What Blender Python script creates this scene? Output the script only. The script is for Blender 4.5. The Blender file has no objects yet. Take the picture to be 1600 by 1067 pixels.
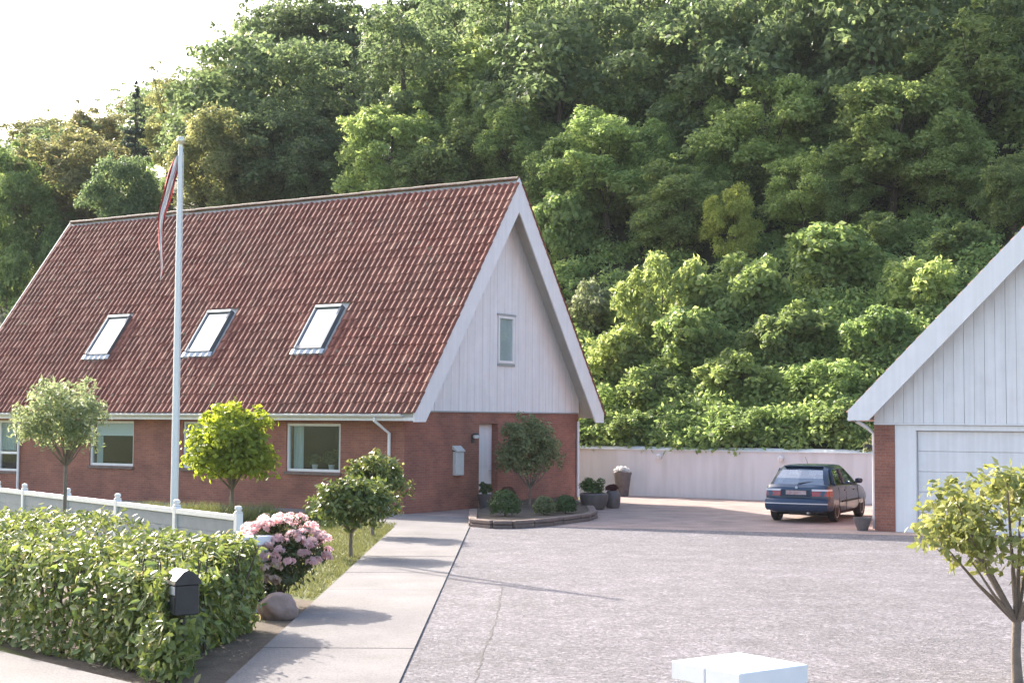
import bpy, bmesh, math, random
import numpy as np
from mathutils import Matrix, Vector

S = bpy.context.scene
COL = S.collection
R = math.radians

# ------------------------------------------------------------------ camera
FPX = 2322.4                      # focal length in pixels of the 1600 px wide picture
PITCH, ROLL = 0.0534, 0.0056
cd = bpy.data.cameras.new('camera')
cd.sensor_width = 36.0
cd.lens = FPX / 1600 * 36
cd.clip_start = 0.1
cd.clip_end = 3000
cam = bpy.data.objects.new('camera', cd)
COL.objects.link(cam)
cam.matrix_world = (Matrix.Translation((0, 0, 2.5)) @ Matrix.Rotation(math.pi / 2 + PITCH, 4, 'X')
                    @ Matrix.Rotation(ROLL, 4, 'Z'))
S.camera = cam

# ------------------------------------------------------------------ light
TH = 0.573                                        # turn of the house
HC = (-2.8725, 39.8497)                           # near corner of the house
SUN_AZ = math.atan2(-0.61, 0.79)                  # from +Y towards +X
SUN_EL = R(31)
world = bpy.data.worlds.new('World')
S.world = world
world.use_nodes = True
wn = world.node_tree.nodes
sky = wn.new('ShaderNodeTexSky')
sky.sky_type = 'NISHITA'
sky.sun_disc = False
sky.sun_elevation = SUN_EL
sky.sun_rotation = SUN_AZ
sky.air_density = 1.0
sky.dust_density = 3.4
sky.ozone_density = 1.0
wn['Background'].inputs['Strength'].default_value = 0.15
world.node_tree.links.new(sky.outputs['Color'], wn['Background'].inputs['Color'])

sl = bpy.data.lights.new('sun', 'SUN')
sl.energy = 3.5
sl.angle = R(0.55)
sl.color = (1.0, 0.93, 0.82)
sun = bpy.data.objects.new('sun', sl)
COL.objects.link(sun)
sd = Vector((math.sin(SUN_AZ) * math.cos(SUN_EL), math.cos(SUN_AZ) * math.cos(SUN_EL), math.sin(SUN_EL)))
sun.rotation_euler = sd.to_track_quat('Z', 'Y').to_euler()
sun.location = sd * 200

S.view_settings.view_transform = 'Standard'
S.view_settings.look = 'None'
S.view_settings.exposure = 1.78
S.view_settings.gamma = 1.0
S.cycles.use_denoising = True
S.cycles.max_bounces = 6
S.cycles.diffuse_bounces = 4
S.cycles.transparent_max_bounces = 8
S.cycles.sample_clamp_indirect = 6.0

# ------------------------------------------------------------------ helpers
class MB:
    """collects faces of one mesh"""
    def __init__(s):
        s.v, s.f, s.m, s.cur = [], [], [], 0
    def add(s, vs, fs):
        o = len(s.v)
        s.v += [tuple(p) for p in vs]
        s.f += [tuple(i + o for i in f) for f in fs]
        s.m += [s.cur] * len(fs)
        return s
    def box(s, x0, x1, y0, y1, z0, z1):
        return s.add([(x0, y0, z0), (x1, y0, z0), (x1, y1, z0), (x0, y1, z0), (x0, y0, z1), (x1, y0, z1), (x1, y1, z1), (x0, y1, z1)],
                     [(3, 2, 1, 0), (4, 5, 6, 7), (0, 1, 5, 4), (1, 2, 6, 5), (2, 3, 7, 6), (3, 0, 4, 7)])
    def bbox(s, x0, x1, y0, y1, z0, z1, b=0.01):
        """box with chamfered edges"""
        bm = bmesh.new()
        bmesh.ops.create_cube(bm, size=1)
        for v in bm.verts:
            v.co = ((x0 + x1) / 2 + v.co.x * (x1 - x0), (y0 + y1) / 2 + v.co.y * (y1 - y0), (z0 + z1) / 2 + v.co.z * (z1 - z0))
        bmesh.ops.bevel(bm, geom=list(bm.edges), offset=b, segments=1, affect='EDGES')
        bm.verts.index_update()
        s.add([v.co[:] for v in bm.verts], [[v.index for v in f.verts] for f in bm.faces])
        bm.free()
        return s
    def prism(s, poly, fn, d0, d1):
        """polygon in 2D, fn(p, q, d) -> 3D"""
        n = len(poly)
        vs = [fn(p, q, d0) for p, q in poly] + [fn(p, q, d1) for p, q in poly]
        fs = [tuple(range(n))[::-1], tuple(range(n, 2 * n))]
        fs += [(i, (i + 1) % n, n + (i + 1) % n, n + i) for i in range(n)]
        return s.add(vs, fs)
    def tube(s, path, rad, n=8, cap=True):
        path = [Vector(p) for p in path]
        if not hasattr(rad, '__len__'):
            rad = [rad] * len(path)
        vs, fs = [], []
        ref = Vector((0.3, 0.9, 0.2))
        for i, p in enumerate(path):
            t = (path[min(i + 1, len(path) - 1)] - path[max(i - 1, 0)]).normalized()
            a = t.cross(ref)
            if a.length < 1e-3:
                a = t.cross(Vector((1, 0, 0)))
            a.normalize()
            b = t.cross(a)
            for k in range(n):
                an = 2 * math.pi * k / n
                vs.append(p + (a * math.cos(an) + b * math.sin(an)) * rad[i])
        for i in range(len(path) - 1):
            for k in range(n):
                fs.append((i * n + k, i * n + (k + 1) % n, (i + 1) * n + (k + 1) % n, (i + 1) * n + k))
        if cap:
            fs.append(tuple(range(n))[::-1])
            fs.append(tuple((len(path) - 1) * n + k for k in range(n)))
        return s.add(vs, fs)
    def lathe(s, prof, n=20, c=(0, 0, 0), sx=1, sy=1):
        vs, fs = [], []
        for r, z in prof:
            for k in range(n):
                an = 2 * math.pi * k / n
                vs.append((c[0] + r * sx * math.cos(an), c[1] + r * sy * math.sin(an), c[2] + z))
        for i in range(len(prof) - 1):
            for k in range(n):
                fs.append((i * n + k, i * n + (k + 1) % n, (i + 1) * n + (k + 1) % n, (i + 1) * n + k))
        fs.append(tuple(range(n))[::-1])
        fs.append(tuple((len(prof) - 1) * n + k for k in range(n)))
        return s.add(vs, fs)
    def mesh(s, name, mats, smooth=False):
        me = bpy.data.meshes.new(name)
        me.from_pydata(s.v, [], s.f)
        for m in (mats if isinstance(mats, (list, tuple)) else [mats]):
            me.materials.append(m)
        if any(s.m):
            me.polygons.foreach_set('material_index', s.m)
        if smooth:
            me.polygons.foreach_set('use_smooth', [True] * len(me.polygons))
            try:
                me.set_sharp_from_angle(angle=R(smooth if smooth > 1 else 40))
            except Exception:
                pass
        me.update()
        return me
    def build(s, name, mats, parent=None, smooth=False):
        return link(name, s.mesh(name, mats, smooth), parent)

def link(name, me, parent=None, loc=None, rotz=None):
    o = bpy.data.objects.new(name, me)
    COL.objects.link(o)
    if parent is not None:
        o.parent = parent
    if loc is not None:
        o.location = loc
    if rotz is not None:
        o.rotation_euler = (0, 0, rotz)
    return o

def tag(o, label, cat, group=None, kind=None):
    if label: o['label'] = label
    if cat: o['category'] = cat
    if group: o['group'] = group
    if kind: o['kind'] = kind
    return o

def thing(name, label, cat, loc=(0, 0, 0), rotz=0, group=None):
    o = link(name, None, None, loc, rotz)
    o.empty_display_size = 0.2
    return tag(o, label, cat, group)

def structure(o, kind='structure'):
    o['kind'] = kind
    return o

def npmesh(name, verts, quads, mat, nper=4):
    """big mesh of separate polygons (nper corners each) from numpy arrays"""
    verts = np.asarray(verts, np.float32).reshape(-1, 3)
    quads = np.asarray(quads, np.int32).reshape(-1, nper)
    me = bpy.data.meshes.new(name)
    me.vertices.add(len(verts))
    me.vertices.foreach_set('co', verts.ravel())
    me.loops.add(quads.size)
    me.loops.foreach_set('vertex_index', quads.ravel())
    me.polygons.add(len(quads))
    me.polygons.foreach_set('loop_start', np.arange(0, quads.size, nper, dtype=np.int32))
    me.update(calc_edges=True)
    me.validate()
    me.materials.append(mat)
    return me

def HW(x, y, z=0):
    """house coordinates -> world"""
    c, s_ = math.cos(TH), math.sin(TH)
    return Vector((HC[0] + x * c + y * s_, HC[1] - x * s_ + y * c, z))

# ------------------------------------------------------------------ materials
def mat(name, col, rough=0.6, metal=0.0, spec=0.5, noise=None, bump=None, coat=0.0):
    """noise = (scale, other colour, contrast); bump = (scale, strength)"""
    m = bpy.data.materials.new(name)
    m.use_nodes = True
    nt = m.node_tree
    b = nt.nodes['Principled BSDF']
    b.inputs['Base Color'].default_value = (*col, 1)
    b.inputs['Roughness'].default_value = rough
    b.inputs['Metallic'].default_value = metal
    b.inputs['Specular IOR Level'].default_value = spec
    b.inputs['Coat Weight'].default_value = coat
    b.inputs['Coat Roughness'].default_value = 0.05
    tc = nt.nodes.new('ShaderNodeTexCoord')
    if noise:
        n = nt.nodes.new('ShaderNodeTexNoise')
        n.inputs['Scale'].default_value = noise[0]
        n.inputs['Detail'].default_value = 6
        n.inputs['Roughness'].default_value = 0.65
        r = nt.nodes.new('ShaderNodeValToRGB')
        k = noise[2]
        r.color_ramp.elements[0].position = 0.5 - k
        r.color_ramp.elements[1].position = 0.5 + k
        r.color_ramp.elements[0].color = (*col, 1)
        r.color_ramp.elements[1].color = (*noise[1], 1)
        nt.links.new(tc.outputs['Object'], n.inputs['Vector'])
        nt.links.new(n.outputs['Fac'], r.inputs['Fac'])
        nt.links.new(r.outputs['Color'], b.inputs['Base Color'])
    if bump:
        n = nt.nodes.new('ShaderNodeTexNoise')
        n.inputs['Scale'].default_value = bump[0]
        n.inputs['Detail'].default_value = 4
        bp = nt.nodes.new('ShaderNodeBump')
        bp.inputs['Strength'].default_value = bump[1]
        bp.inputs['Distance'].default_value = 0.02
        nt.links.new(tc.outputs['Object'], n.inputs['Vector'])
        nt.links.new(n.outputs['Fac'], bp.inputs['Height'])
        nt.links.new(bp.outputs['Normal'], b.inputs['Normal'])
    return m

def node(nt, t, **kw):
    n = nt.nodes.new(t)
    for k, v in kw.items():
        if k in n.inputs: n.inputs[k].default_value = v
        else: setattr(n, k, v)
    return n

def ramp(nt, fac, stops):
    r = nt.nodes.new('ShaderNodeValToRGB')
    e = r.color_ramp.elements
    while len(e) < len(stops): e.new(0.5)
    for i, (p, c) in enumerate(stops):
        e[i].position = p
        e[i].color = (*c, 1) if len(c) == 3 else c
    nt.links.new(fac, r.inputs['Fac'])
    return r

def mixc(nt, fac, a, b, mode='MIX'):
    m = nt.nodes.new('ShaderNodeMix')
    m.data_type = 'RGBA'
    m.blend_type = mode
    for i, v in ((0, fac), (6, a), (7, b)):
        if hasattr(v, 'is_linked') or hasattr(v, 'links'):
            nt.links.new(v, m.inputs[i])
        else:
            m.inputs[i].default_value = v if not isinstance(v, tuple) else ((*v, 1) if len(v) == 3 else v)
    return m.outputs[2]

def leaf_mat(name, c1, c2, c3=None, trans=0.58, rough=0.5, spec=0.35):
    """leaf colour varies from leaf to leaf and from plant to plant"""
    m = bpy.data.materials.new(name)
    m.use_nodes = True
    nt = m.node_tree
    b = nt.nodes['Principled BSDF']
    out = nt.nodes['Material Output']
    geo = node(nt, 'ShaderNodeNewGeometry')
    oi = node(nt, 'ShaderNodeObjectInfo')
    stops = [(0.0, c1), (0.6, c2)] + ([(0.93, c2), (1.0, c3)] if c3 else [])
    r = ramp(nt, geo.outputs['Random Per Island'], stops)
    hsv = node(nt, 'ShaderNodeHueSaturation')
    mr = node(nt, 'ShaderNodeMapRange')
    mr.inputs['To Min'].default_value = 0.8
    mr.inputs['To Max'].default_value = 1.22
    mh = node(nt, 'ShaderNodeMapRange')
    mh.inputs['To Min'].default_value = 0.485
    mh.inputs['To Max'].default_value = 0.512
    mm = node(nt, 'ShaderNodeMath', operation='FRACT')
    ml = node(nt, 'ShaderNodeMath', operation='MULTIPLY')
    ml.inputs[1].default_value = 7.13
    L = nt.links.new
    L(oi.outputs['Random'], mr.inputs['Value'])
    L(oi.outputs['Random'], ml.inputs[0]); L(ml.outputs[0], mm.inputs[0]); L(mm.outputs[0], mh.inputs['Value'])
    L(mr.outputs[0], hsv.inputs['Value']); L(mh.outputs[0], hsv.inputs['Hue'])
    L(r.outputs['Color'], hsv.inputs['Color'])
    L(hsv.outputs['Color'], b.inputs['Base Color'])
    b.inputs['Roughness'].default_value = rough
    b.inputs['Specular IOR Level'].default_value = spec
    tr = node(nt, 'ShaderNodeBsdfTranslucent')
    tcol = node(nt, 'ShaderNodeHueSaturation')
    tcol.inputs['Hue'].default_value = 0.487
    tcol.inputs['Saturation'].default_value = 1.1
    tcol.inputs['Value'].default_value = 1.4
    L(hsv.outputs['Color'], tcol.inputs['Color']); L(tcol.outputs['Color'], tr.inputs['Color'])
    mx = node(nt, 'ShaderNodeMixShader')
    mx.inputs[0].default_value = trans
    L(b.outputs[0], mx.inputs[1]); L(tr.outputs[0], mx.inputs[2]); L(mx.outputs[0], out.inputs['Surface'])
    return m

def brick_mat(name, axis, c1, c2, mortar, sc=1.0):
    m = bpy.data.materials.new(name)
    m.use_nodes = True
    nt = m.node_tree
    b = nt.nodes['Principled BSDF']
    tc = node(nt, 'ShaderNodeTexCoord')
    sx = node(nt, 'ShaderNodeSeparateXYZ'); cx = node(nt, 'ShaderNodeCombineXYZ')
    L = nt.links.new
    L(tc.outputs['Object'], sx.inputs[0])
    if axis is None:                              # run along y on faces that look along x, else along x
        sn = node(nt, 'ShaderNodeSeparateXYZ'); L(tc.outputs['Normal'], sn.inputs[0])
        ab = node(nt, 'ShaderNodeMath', operation='ABSOLUTE'); L(sn.outputs[0], ab.inputs[0])
        gt_ = node(nt, 'ShaderNodeMath', operation='GREATER_THAN'); gt_.inputs[1].default_value = 0.5; L(ab.outputs[0], gt_.inputs[0])
        mv = node(nt, 'ShaderNodeMix'); L(gt_.outputs[0], mv.inputs[0]); L(sx.outputs[0], mv.inputs[2]); L(sx.outputs[1], mv.inputs[3])
        L(mv.outputs[0], cx.inputs[0])
    else:
        L(sx.outputs[axis], cx.inputs[0])
    L(sx.outputs[2], cx.inputs[1])
    br = node(nt, 'ShaderNodeTexBrick')
    br.inputs['Scale'].default_value = 1.0
    br.inputs['Brick Width'].default_value = 0.24 * sc
    br.inputs['Row Height'].default_value = 0.066 * sc
    br.inputs['Mortar Size'].default_value = 0.006 * sc
    br.inputs['Mortar Smooth'].default_value = 0.2
    br.inputs['Bias'].default_value = 0.0
    br.inputs['Color1'].default_value = (*c1, 1)
    br.inputs['Color2'].default_value = (*c2, 1)
    br.inputs['Mortar'].default_value = (*mortar, 1)
    L(cx.outputs[0], br.inputs['Vector'])
    n = node(nt, 'ShaderNodeTexNoise'); n.inputs['Scale'].default_value = 1.3; n.inputs['Detail'].default_value = 5
    L(tc.outputs['Object'], n.inputs['Vector'])
    r = ramp(nt, n.outputs['Fac'], [(0.3, (0.72, 0.72, 0.74)), (0.7, (1.15, 1.1, 1.08))])
    c = mixc(nt, 1.0, br.outputs['Color'], r.outputs['Color'], 'MULTIPLY')
    n2 = node(nt, 'ShaderNodeTexNoise'); n2.inputs['Scale'].default_value = 25; n2.inputs['Detail'].default_value = 5
    L(tc.outputs['Object'], n2.inputs['Vector'])
    r2 = ramp(nt, n2.outputs['Fac'], [(0.3, (0.8, 0.8, 0.8)), (0.7, (1.15, 1.15, 1.15))])
    c = mixc(nt, 1.0, c, r2.outputs['Color'], 'MULTIPLY')
    L(c, b.inputs['Base Color'])
    b.inputs['Roughness'].default_value = 0.85
    bp = node(nt, 'ShaderNodeBump'); bp.inputs['Strength'].default_value = 0.7; bp.inputs['Distance'].default_value = 0.01
    inv = node(nt, 'ShaderNodeMath', operation='SUBTRACT'); inv.inputs[0].default_value = 1.0
    L(br.outputs['Fac'], inv.inputs[1]); L(inv.outputs[0], bp.inputs['Height']); L(bp.outputs[0], b.inputs['Normal'])
    return m

def tile_mat():
    m = bpy.data.materials.new('clay_roof_tile')
    m.use_nodes = True
    nt = m.node_tree; L = nt.links.new
    b = nt.nodes['Principled BSDF']
    geo = node(nt, 'ShaderNodeNewGeometry'); oi = node(nt, 'ShaderNodeObjectInfo')
    ad = node(nt, 'ShaderNodeMath', operation='ADD'); fr = node(nt, 'ShaderNodeMath', operation='FRACT')
    L(geo.outputs['Random Per Island'], ad.inputs[0]); L(oi.outputs['Random'], ad.inputs[1]); L(ad.outputs[0], fr.inputs[0])
    r = ramp(nt, fr.outputs[0], [(0, (0.175, 0.053, 0.038)), (0.45, (0.235, 0.077, 0.053)), (0.85, (0.295, 0.108, 0.074)), (1.0, (0.37, 0.17, 0.115))])
    n = node(nt, 'ShaderNodeTexNoise'); n.inputs['Scale'].default_value = 0.55; n.inputs['Detail'].default_value = 7; n.inputs['Roughness'].default_value = 0.7
    L(geo.outputs['Position'], n.inputs['Vector'])
    r1 = ramp(nt, n.outputs['Fac'], [(0.42, (0, 0, 0)), (0.72, (0.75, 0.75, 0.75))])
    c = mixc(nt, r1.outputs['Color'], r.outputs['Color'], (0.19, 0.095, 0.066))       # lichen and soot
    n2 = node(nt, 'ShaderNodeTexNoise'); n2.inputs['Scale'].default_value = 14; n2.inputs['Detail'].default_value = 5
    L(geo.outputs['Position'], n2.inputs['Vector'])
    r2 = ramp(nt, n2.outputs['Fac'], [(0.3, (0.72, 0.72, 0.72)), (0.7, (1.2, 1.2, 1.2))])
    c = mixc(nt, 1.0, c, r2.outputs['Color'], 'MULTIPLY')
    n3 = node(nt, 'ShaderNodeTexNoise'); n3.inputs['Scale'].default_value = 5.5; n3.inputs['Detail'].default_value = 3
    L(geo.outputs['Position'], n3.inputs['Vector'])
    r3 = ramp(nt, n3.outputs['Fac'], [(0.66, (0, 0, 0)), (0.72, (.8, .8, .8))])
    c = mixc(nt, r3.outputs['Color'], c, (0.30, 0.25, 0.16))                           # pale lichen spots
    L(c, b.inputs['Base Color'])
    b.inputs['Roughness'].default_value = 0.75
    b.inputs['Specular IOR Level'].default_value = 0.25
    return m

def ground_mat(name, stops, scale, fine, bump=0.4, rough=0.9, blot=None, cells=None):
    m = bpy.data.materials.new(name)
    m.use_nodes = True
    nt = m.node_tree; L = nt.links.new
    b = nt.nodes['Principled BSDF']
    geo = node(nt, 'ShaderNodeNewGeometry')
    n = node(nt, 'ShaderNodeTexNoise'); n.inputs['Scale'].default_value = scale; n.inputs['Detail'].default_value = 8; n.inputs['Roughness'].default_value = 0.62
    L(geo.outputs['Position'], n.inputs['Vector'])
    r = ramp(nt, n.outputs['Fac'], stops)
    n2 = node(nt, 'ShaderNodeTexNoise'); n2.inputs['Scale'].default_value = fine; n2.inputs['Detail'].default_value = 5; n2.inputs['Roughness'].default_value = 0.7
    L(geo.outputs['Position'], n2.inputs['Vector'])
    r2 = ramp(nt, n2.outputs['Fac'], [(0.28, (0.62, 0.62, 0.62)), (0.5, (1, 1, 1)), (0.72, (1.25, 1.25, 1.25))])
    c = mixc(nt, 1.0, r.outputs['Color'], r2.outputs['Color'], 'MULTIPLY')
    if cells:                                     # single chippings of different greys
        for cs, lo, hi in cells:
            vo = node(nt, 'ShaderNodeTexVoronoi'); vo.inputs['Scale'].default_value = cs
            L(geo.outputs['Position'], vo.inputs['Vector'])
            sp_ = node(nt, 'ShaderNodeSeparateXYZ'); L(vo.outputs['Color'], sp_.inputs[0])
            rc = ramp(nt, sp_.outputs[0], [(0.0, (lo, lo, lo)), (0.75, (1, 1, 1)), (1.0, (hi, hi, hi))])
            c = mixc(nt, 1.0, c, rc.outputs['Color'], 'MULTIPLY')
    if blot:
        n3 = node(nt, 'ShaderNodeTexNoise'); n3.inputs['Scale'].default_value = blot[0]; n3.inputs['Detail'].default_value = 5
        L(geo.outputs['Position'], n3.inputs['Vector'])
        r3 = ramp(nt, n3.outputs['Fac'], [(0.38, (0, 0, 0)), (0.66, (1, 1, 1))])
        c = mixc(nt, r3.outputs['Color'], c, mixc(nt, 1.0, c, blot[1], 'MULTIPLY'))
    L(c, b.inputs['Base Color'])
    b.inputs['Roughness'].default_value = rough
    b.inputs['Specular IOR Level'].default_value = 0.25
    bp = node(nt, 'ShaderNodeBump'); bp.inputs['Strength'].default_value = bump; bp.inputs['Distance'].default_value = 0.02
    L(n2.outputs['Fac'], bp.inputs['Height']); L(bp.outputs[0], b.inputs['Normal'])
    return m

def glass_mat(name, tint=(0.85, 0.9, 0.9), refl=0.0, ior=1.5):
    """thin pane: see-through plus fresnel reflection; refl = extra mirror share of a coated pane"""
    m = bpy.data.materials.new(name)
    m.use_nodes = True
    nt = m.node_tree; L = nt.links.new
    nt.nodes.remove(nt.nodes['Principled BSDF'])
    out = nt.nodes['Material Output']
    t = node(nt, 'ShaderNodeBsdfTransparent'); t.inputs[0].default_value = (*tint, 1)
    g = node(nt, 'ShaderNodeBsdfGlossy'); g.inputs['Roughness'].default_value = 0.02; g.inputs[0].default_value = (0.95, 0.97, 1, 1)
    f = node(nt, 'ShaderNodeFresnel')
    gb_ = node(nt, 'ShaderNodeNewGeometry'); mi_ = node(nt, 'ShaderNodeMapRange')   # a thin pane reflects alike from both sides
    mi_.inputs['To Min'].default_value = ior; mi_.inputs['To Max'].default_value = 1 / ior
    L(gb_.outputs['Backfacing'], mi_.inputs['Value']); L(mi_.outputs[0], f.inputs[0])
    a = node(nt, 'ShaderNodeMath', operation='MULTIPLY_ADD'); a.inputs[1].default_value = 1 - refl; a.inputs[2].default_value = refl
    L(f.outputs[0], a.inputs[0])
    mx = node(nt, 'ShaderNodeMixShader')
    L(a.outputs[0], mx.inputs[0]); L(t.outputs[0], mx.inputs[1]); L(g.outputs[0], mx.inputs[2]); L(mx.outputs[0], out.inputs[0])
    return m

M = {}
M['brick_x'] = brick_mat('red_brick_front', None, (0.36, 0.138, 0.090), (0.28, 0.106, 0.072), (0.30, 0.19, 0.15))
M['brick_y'] = brick_mat('red_brick_gable', None, (0.36, 0.138, 0.090), (0.28, 0.106, 0.072), (0.30, 0.19, 0.15))
M['tile'] = tile_mat()
M['ridge'] = mat('mortar_and_ridge_clay', (0.21, 0.10, 0.07), 0.8, noise=(3, (0.30, 0.24, 0.18), 0.12))
M['white'] = mat('white_paint', (0.86, 0.83, 0.815), 0.5, noise=(1.5, (0.79, 0.76, 0.745), 0.2))
M['cladding'] = mat('white_painted_boards', (0.85, 0.815, 0.80), 0.55, noise=(2.2, (0.78, 0.74, 0.725), 0.2))
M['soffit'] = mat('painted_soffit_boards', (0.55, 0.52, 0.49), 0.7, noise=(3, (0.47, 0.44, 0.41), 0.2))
M['render'] = mat('white_render', (0.83, 0.785, 0.77), 0.85, noise=(0.9, (0.77, 0.73, 0.715), 0.22), bump=(40, 0.25))
def streaks(m, amount, sx=9.0):
    nt = m.node_tree; L = nt.links.new
    b = nt.nodes['Principled BSDF']
    src = b.inputs['Base Color'].links[0].from_socket
    tc = node(nt, 'ShaderNodeTexCoord'); mp = node(nt, 'ShaderNodeMapping'); mp.inputs['Scale'].default_value = (sx, sx, 0.35)
    n = node(nt, 'ShaderNodeTexNoise'); n.inputs['Scale'].default_value = 1.0; n.inputs['Detail'].default_value = 6
    L(tc.outputs['Object'], mp.inputs[0]); L(mp.outputs[0], n.inputs['Vector'])
    r = ramp(nt, n.outputs['Fac'], [(0.42, (1 - amount, 1 - amount, 1 - amount * 1.15)), (0.6, (1, 1, 1))])
    L(mixc(nt, 1.0, src, r.outputs['Color'], 'MULTIPLY'), b.inputs['Base Color'])
streaks(M['render'], 0.10, 3.0); streaks(M['cladding'], 0.07); streaks(M['white'], 0.05)
M['coping'] = mat('white_coping', (0.82, 0.81, 0.8), 0.7, noise=(2, (0.7, 0.69, 0.67), 0.2))
M['zinc'] = mat('zinc', (0.5, 0.51, 0.52), 0.45, metal=0.5, noise=(4, (0.42, 0.43, 0.45), 0.2))
M['dark_metal'] = mat('dark_grey_cladding', (0.07, 0.075, 0.085), 0.4, metal=0.3)
M['pane'] = glass_mat('window_glass', (0.82, 0.87, 0.87), 0.0)
M['roof_pane'] = glass_mat('coated_roof_glass', (0.7, 0.75, 0.78), 0.5)
M['blind'] = mat('white_blind', (0.85, 0.87, 0.9), 0.8)
M['curtain'] = mat('pale_curtain', (0.62, 0.66, 0.64), 0.9)
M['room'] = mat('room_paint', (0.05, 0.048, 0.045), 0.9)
M['bark'] = mat('bark', (0.10, 0.075, 0.055), 0.9, noise=(6, (0.06, 0.048, 0.038), 0.2), bump=(30, 0.5))
M['bark_pale'] = mat('pale_bark', (0.23, 0.18, 0.14), 0.85, noise=(9, (0.14, 0.11, 0.085), 0.2), bump=(40, 0.4))
M['soil'] = ground_mat('bare_soil', [(0.3, (0.09, 0.068, 0.05)), (0.7, (0.16, 0.125, 0.095))], 2.5, 30, 0.8)
M['stone'] = mat('weathered_stone', (0.22, 0.155, 0.13), 0.9, noise=(7, (0.135, 0.10, 0.088), 0.2), bump=(25, 0.5))
M['rubber'] = mat('tyre_rubber', (0.018, 0.018, 0.02), 0.8)
M['plant_pot'] = mat('dark_glazed_pot', (0.075, 0.06, 0.062), 0.45, noise=(8, (0.12, 0.10, 0.095), 0.2))

# leaves
LM = {
 'light': leaf_mat('leaf_light_green', (0.18, 0.25, 0.080), (0.32, 0.41, 0.150), (0.46, 0.52, 0.24)),
 'mid':   leaf_mat('leaf_mid_green', (0.135, 0.205, 0.070), (0.25, 0.335, 0.122), (0.37, 0.44, 0.19)),
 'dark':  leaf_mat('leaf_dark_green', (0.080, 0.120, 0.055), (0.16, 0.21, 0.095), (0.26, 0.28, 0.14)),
 'olive': leaf_mat('leaf_olive', (0.18, 0.20, 0.085), (0.30, 0.31, 0.135), (0.37, 0.32, 0.15)),
 'yellow':leaf_mat('leaf_yellow_green', (0.175, 0.25, 0.032), (0.30, 0.385, 0.065), (0.45, 0.49, 0.14)),
 'conifer': leaf_mat('needle_blue_green', (0.03, 0.052, 0.036), (0.065, 0.095, 0.062), trans=0.2),
 'silver': leaf_mat('leaf_silver_green', (0.15, 0.19, 0.09), (0.29, 0.34, 0.18), (0.6, 0.6, 0.48)),
 'laurel': leaf_mat('leaf_glossy_laurel', (0.08, 0.14, 0.034), (0.215, 0.28, 0.08), (0.56, 0.51, 0.24), trans=0.42, rough=0.36, spec=0.5),
 'near_tree': leaf_mat('leaf_pale_yellow_green', (0.13, 0.17, 0.05), (0.27, 0.31, 0.11), (0.45, 0.44, 0.2), trans=0.45, rough=0.4),
 'laurel_standard': leaf_mat('leaf_clipped_laurel', (0.07, 0.11, 0.028), (0.20, 0.24, 0.068), (0.60, 0.54, 0.25), trans=0.36, rough=0.38, spec=0.45),
 'white_petal': leaf_mat('petal_white', (0.7, 0.68, 0.66), (0.85, 0.84, 0.82), trans=0.2),
 'sapling': leaf_mat('leaf_sapling', (0.20, 0.25, 0.06), (0.36, 0.41, 0.12), (0.48, 0.5, 0.2)),
 'box':   leaf_mat('leaf_box', (0.04, 0.075, 0.02), (0.075, 0.12, 0.03), trans=0.2),
 'red':   leaf_mat('leaf_purple_red', (0.06, 0.018, 0.018), (0.10, 0.03, 0.025), trans=0.2),
 'pink':  leaf_mat('petal_pink', (0.60, 0.42, 0.41), (0.77, 0.60, 0.58), (0.88, 0.79, 0.77)),
 'faded': leaf_mat('petal_faded', (0.36, 0.25, 0.19), (0.50, 0.37, 0.29), trans=0.2, rough=0.8),
 'rhodo': leaf_mat('leaf_rhododendron', (0.03, 0.055, 0.018), (0.065, 0.095, 0.03), trans=0.15, rough=0.35),
 'grass': leaf_mat('grass_blade', (0.10, 0.115, 0.036), (0.18, 0.185, 0.07), (0.28, 0.25, 0.11), trans=0.3),
 'bed_tree': leaf_mat('leaf_grey_green', (0.14, 0.18, 0.085), (0.27, 0.31, 0.155), (0.36, 0.38, 0.22)),
}

# ------------------------------------------------------------------ ground and hillside
from mathutils import noise as mnoise

def hill(a, b=0.0):
    """height of the slope behind the retaining wall, a = metres behind the house front"""
    d = a - 12.85
    if d <= 0:
        return 0.0
    z = 1.42
    for wdt, s_ in ((2.0, 0.45), (14.0, 0.68), (16.0, 0.42), (36.0, 0.27), (60.0, 0.1)):
        t = min(d, wdt)
        z += t * s_
        d -= t
        if d <= 0: break
    bump = mnoise.noise(Vector((a * 0.09, b * 0.09, 3.3)))
    return z + bump * min(1.3, (a - 12.85) * 0.10)

M['lawn'] = ground_mat('mown_lawn', [(0.3, (0.095, 0.11, 0.037)), (0.7, (0.16, 0.165, 0.06))], 1.2, 60, 0.9)
M['forest_floor'] = ground_mat('forest_floor', [(0.3, (0.035, 0.04, 0.018)), (0.7, (0.07, 0.075, 0.03))], 0.6, 12, 0.9)
M['drive'] = ground_mat('old_chip_sealed_drive', [(0.32, (0.150, 0.138, 0.144)), (0.5, (0.178, 0.164, 0.172)), (0.68, (0.210, 0.195, 0.204))], 1.5, 26, 0.8,
                        blot=(0.35, (1.14, 1.13, 1.15)), cells=[(28, 0.66, 1.4), (11, 0.9, 1.1)])
M['path'] = ground_mat('pale_concrete_slabs', [(0.3, (0.180, 0.165, 0.160)), (0.7, (0.240, 0.222, 0.216))], 0.9, 45, 0.2, blot=(0.5, (0.9, 0.9, 0.92)))
M['paver'] = brick_mat('pink_clay_pavers', 0, (0.40, 0.30, 0.26), (0.34, 0.25, 0.22), (0.26, 0.22, 0.20))
nt = M['paver'].node_tree
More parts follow.
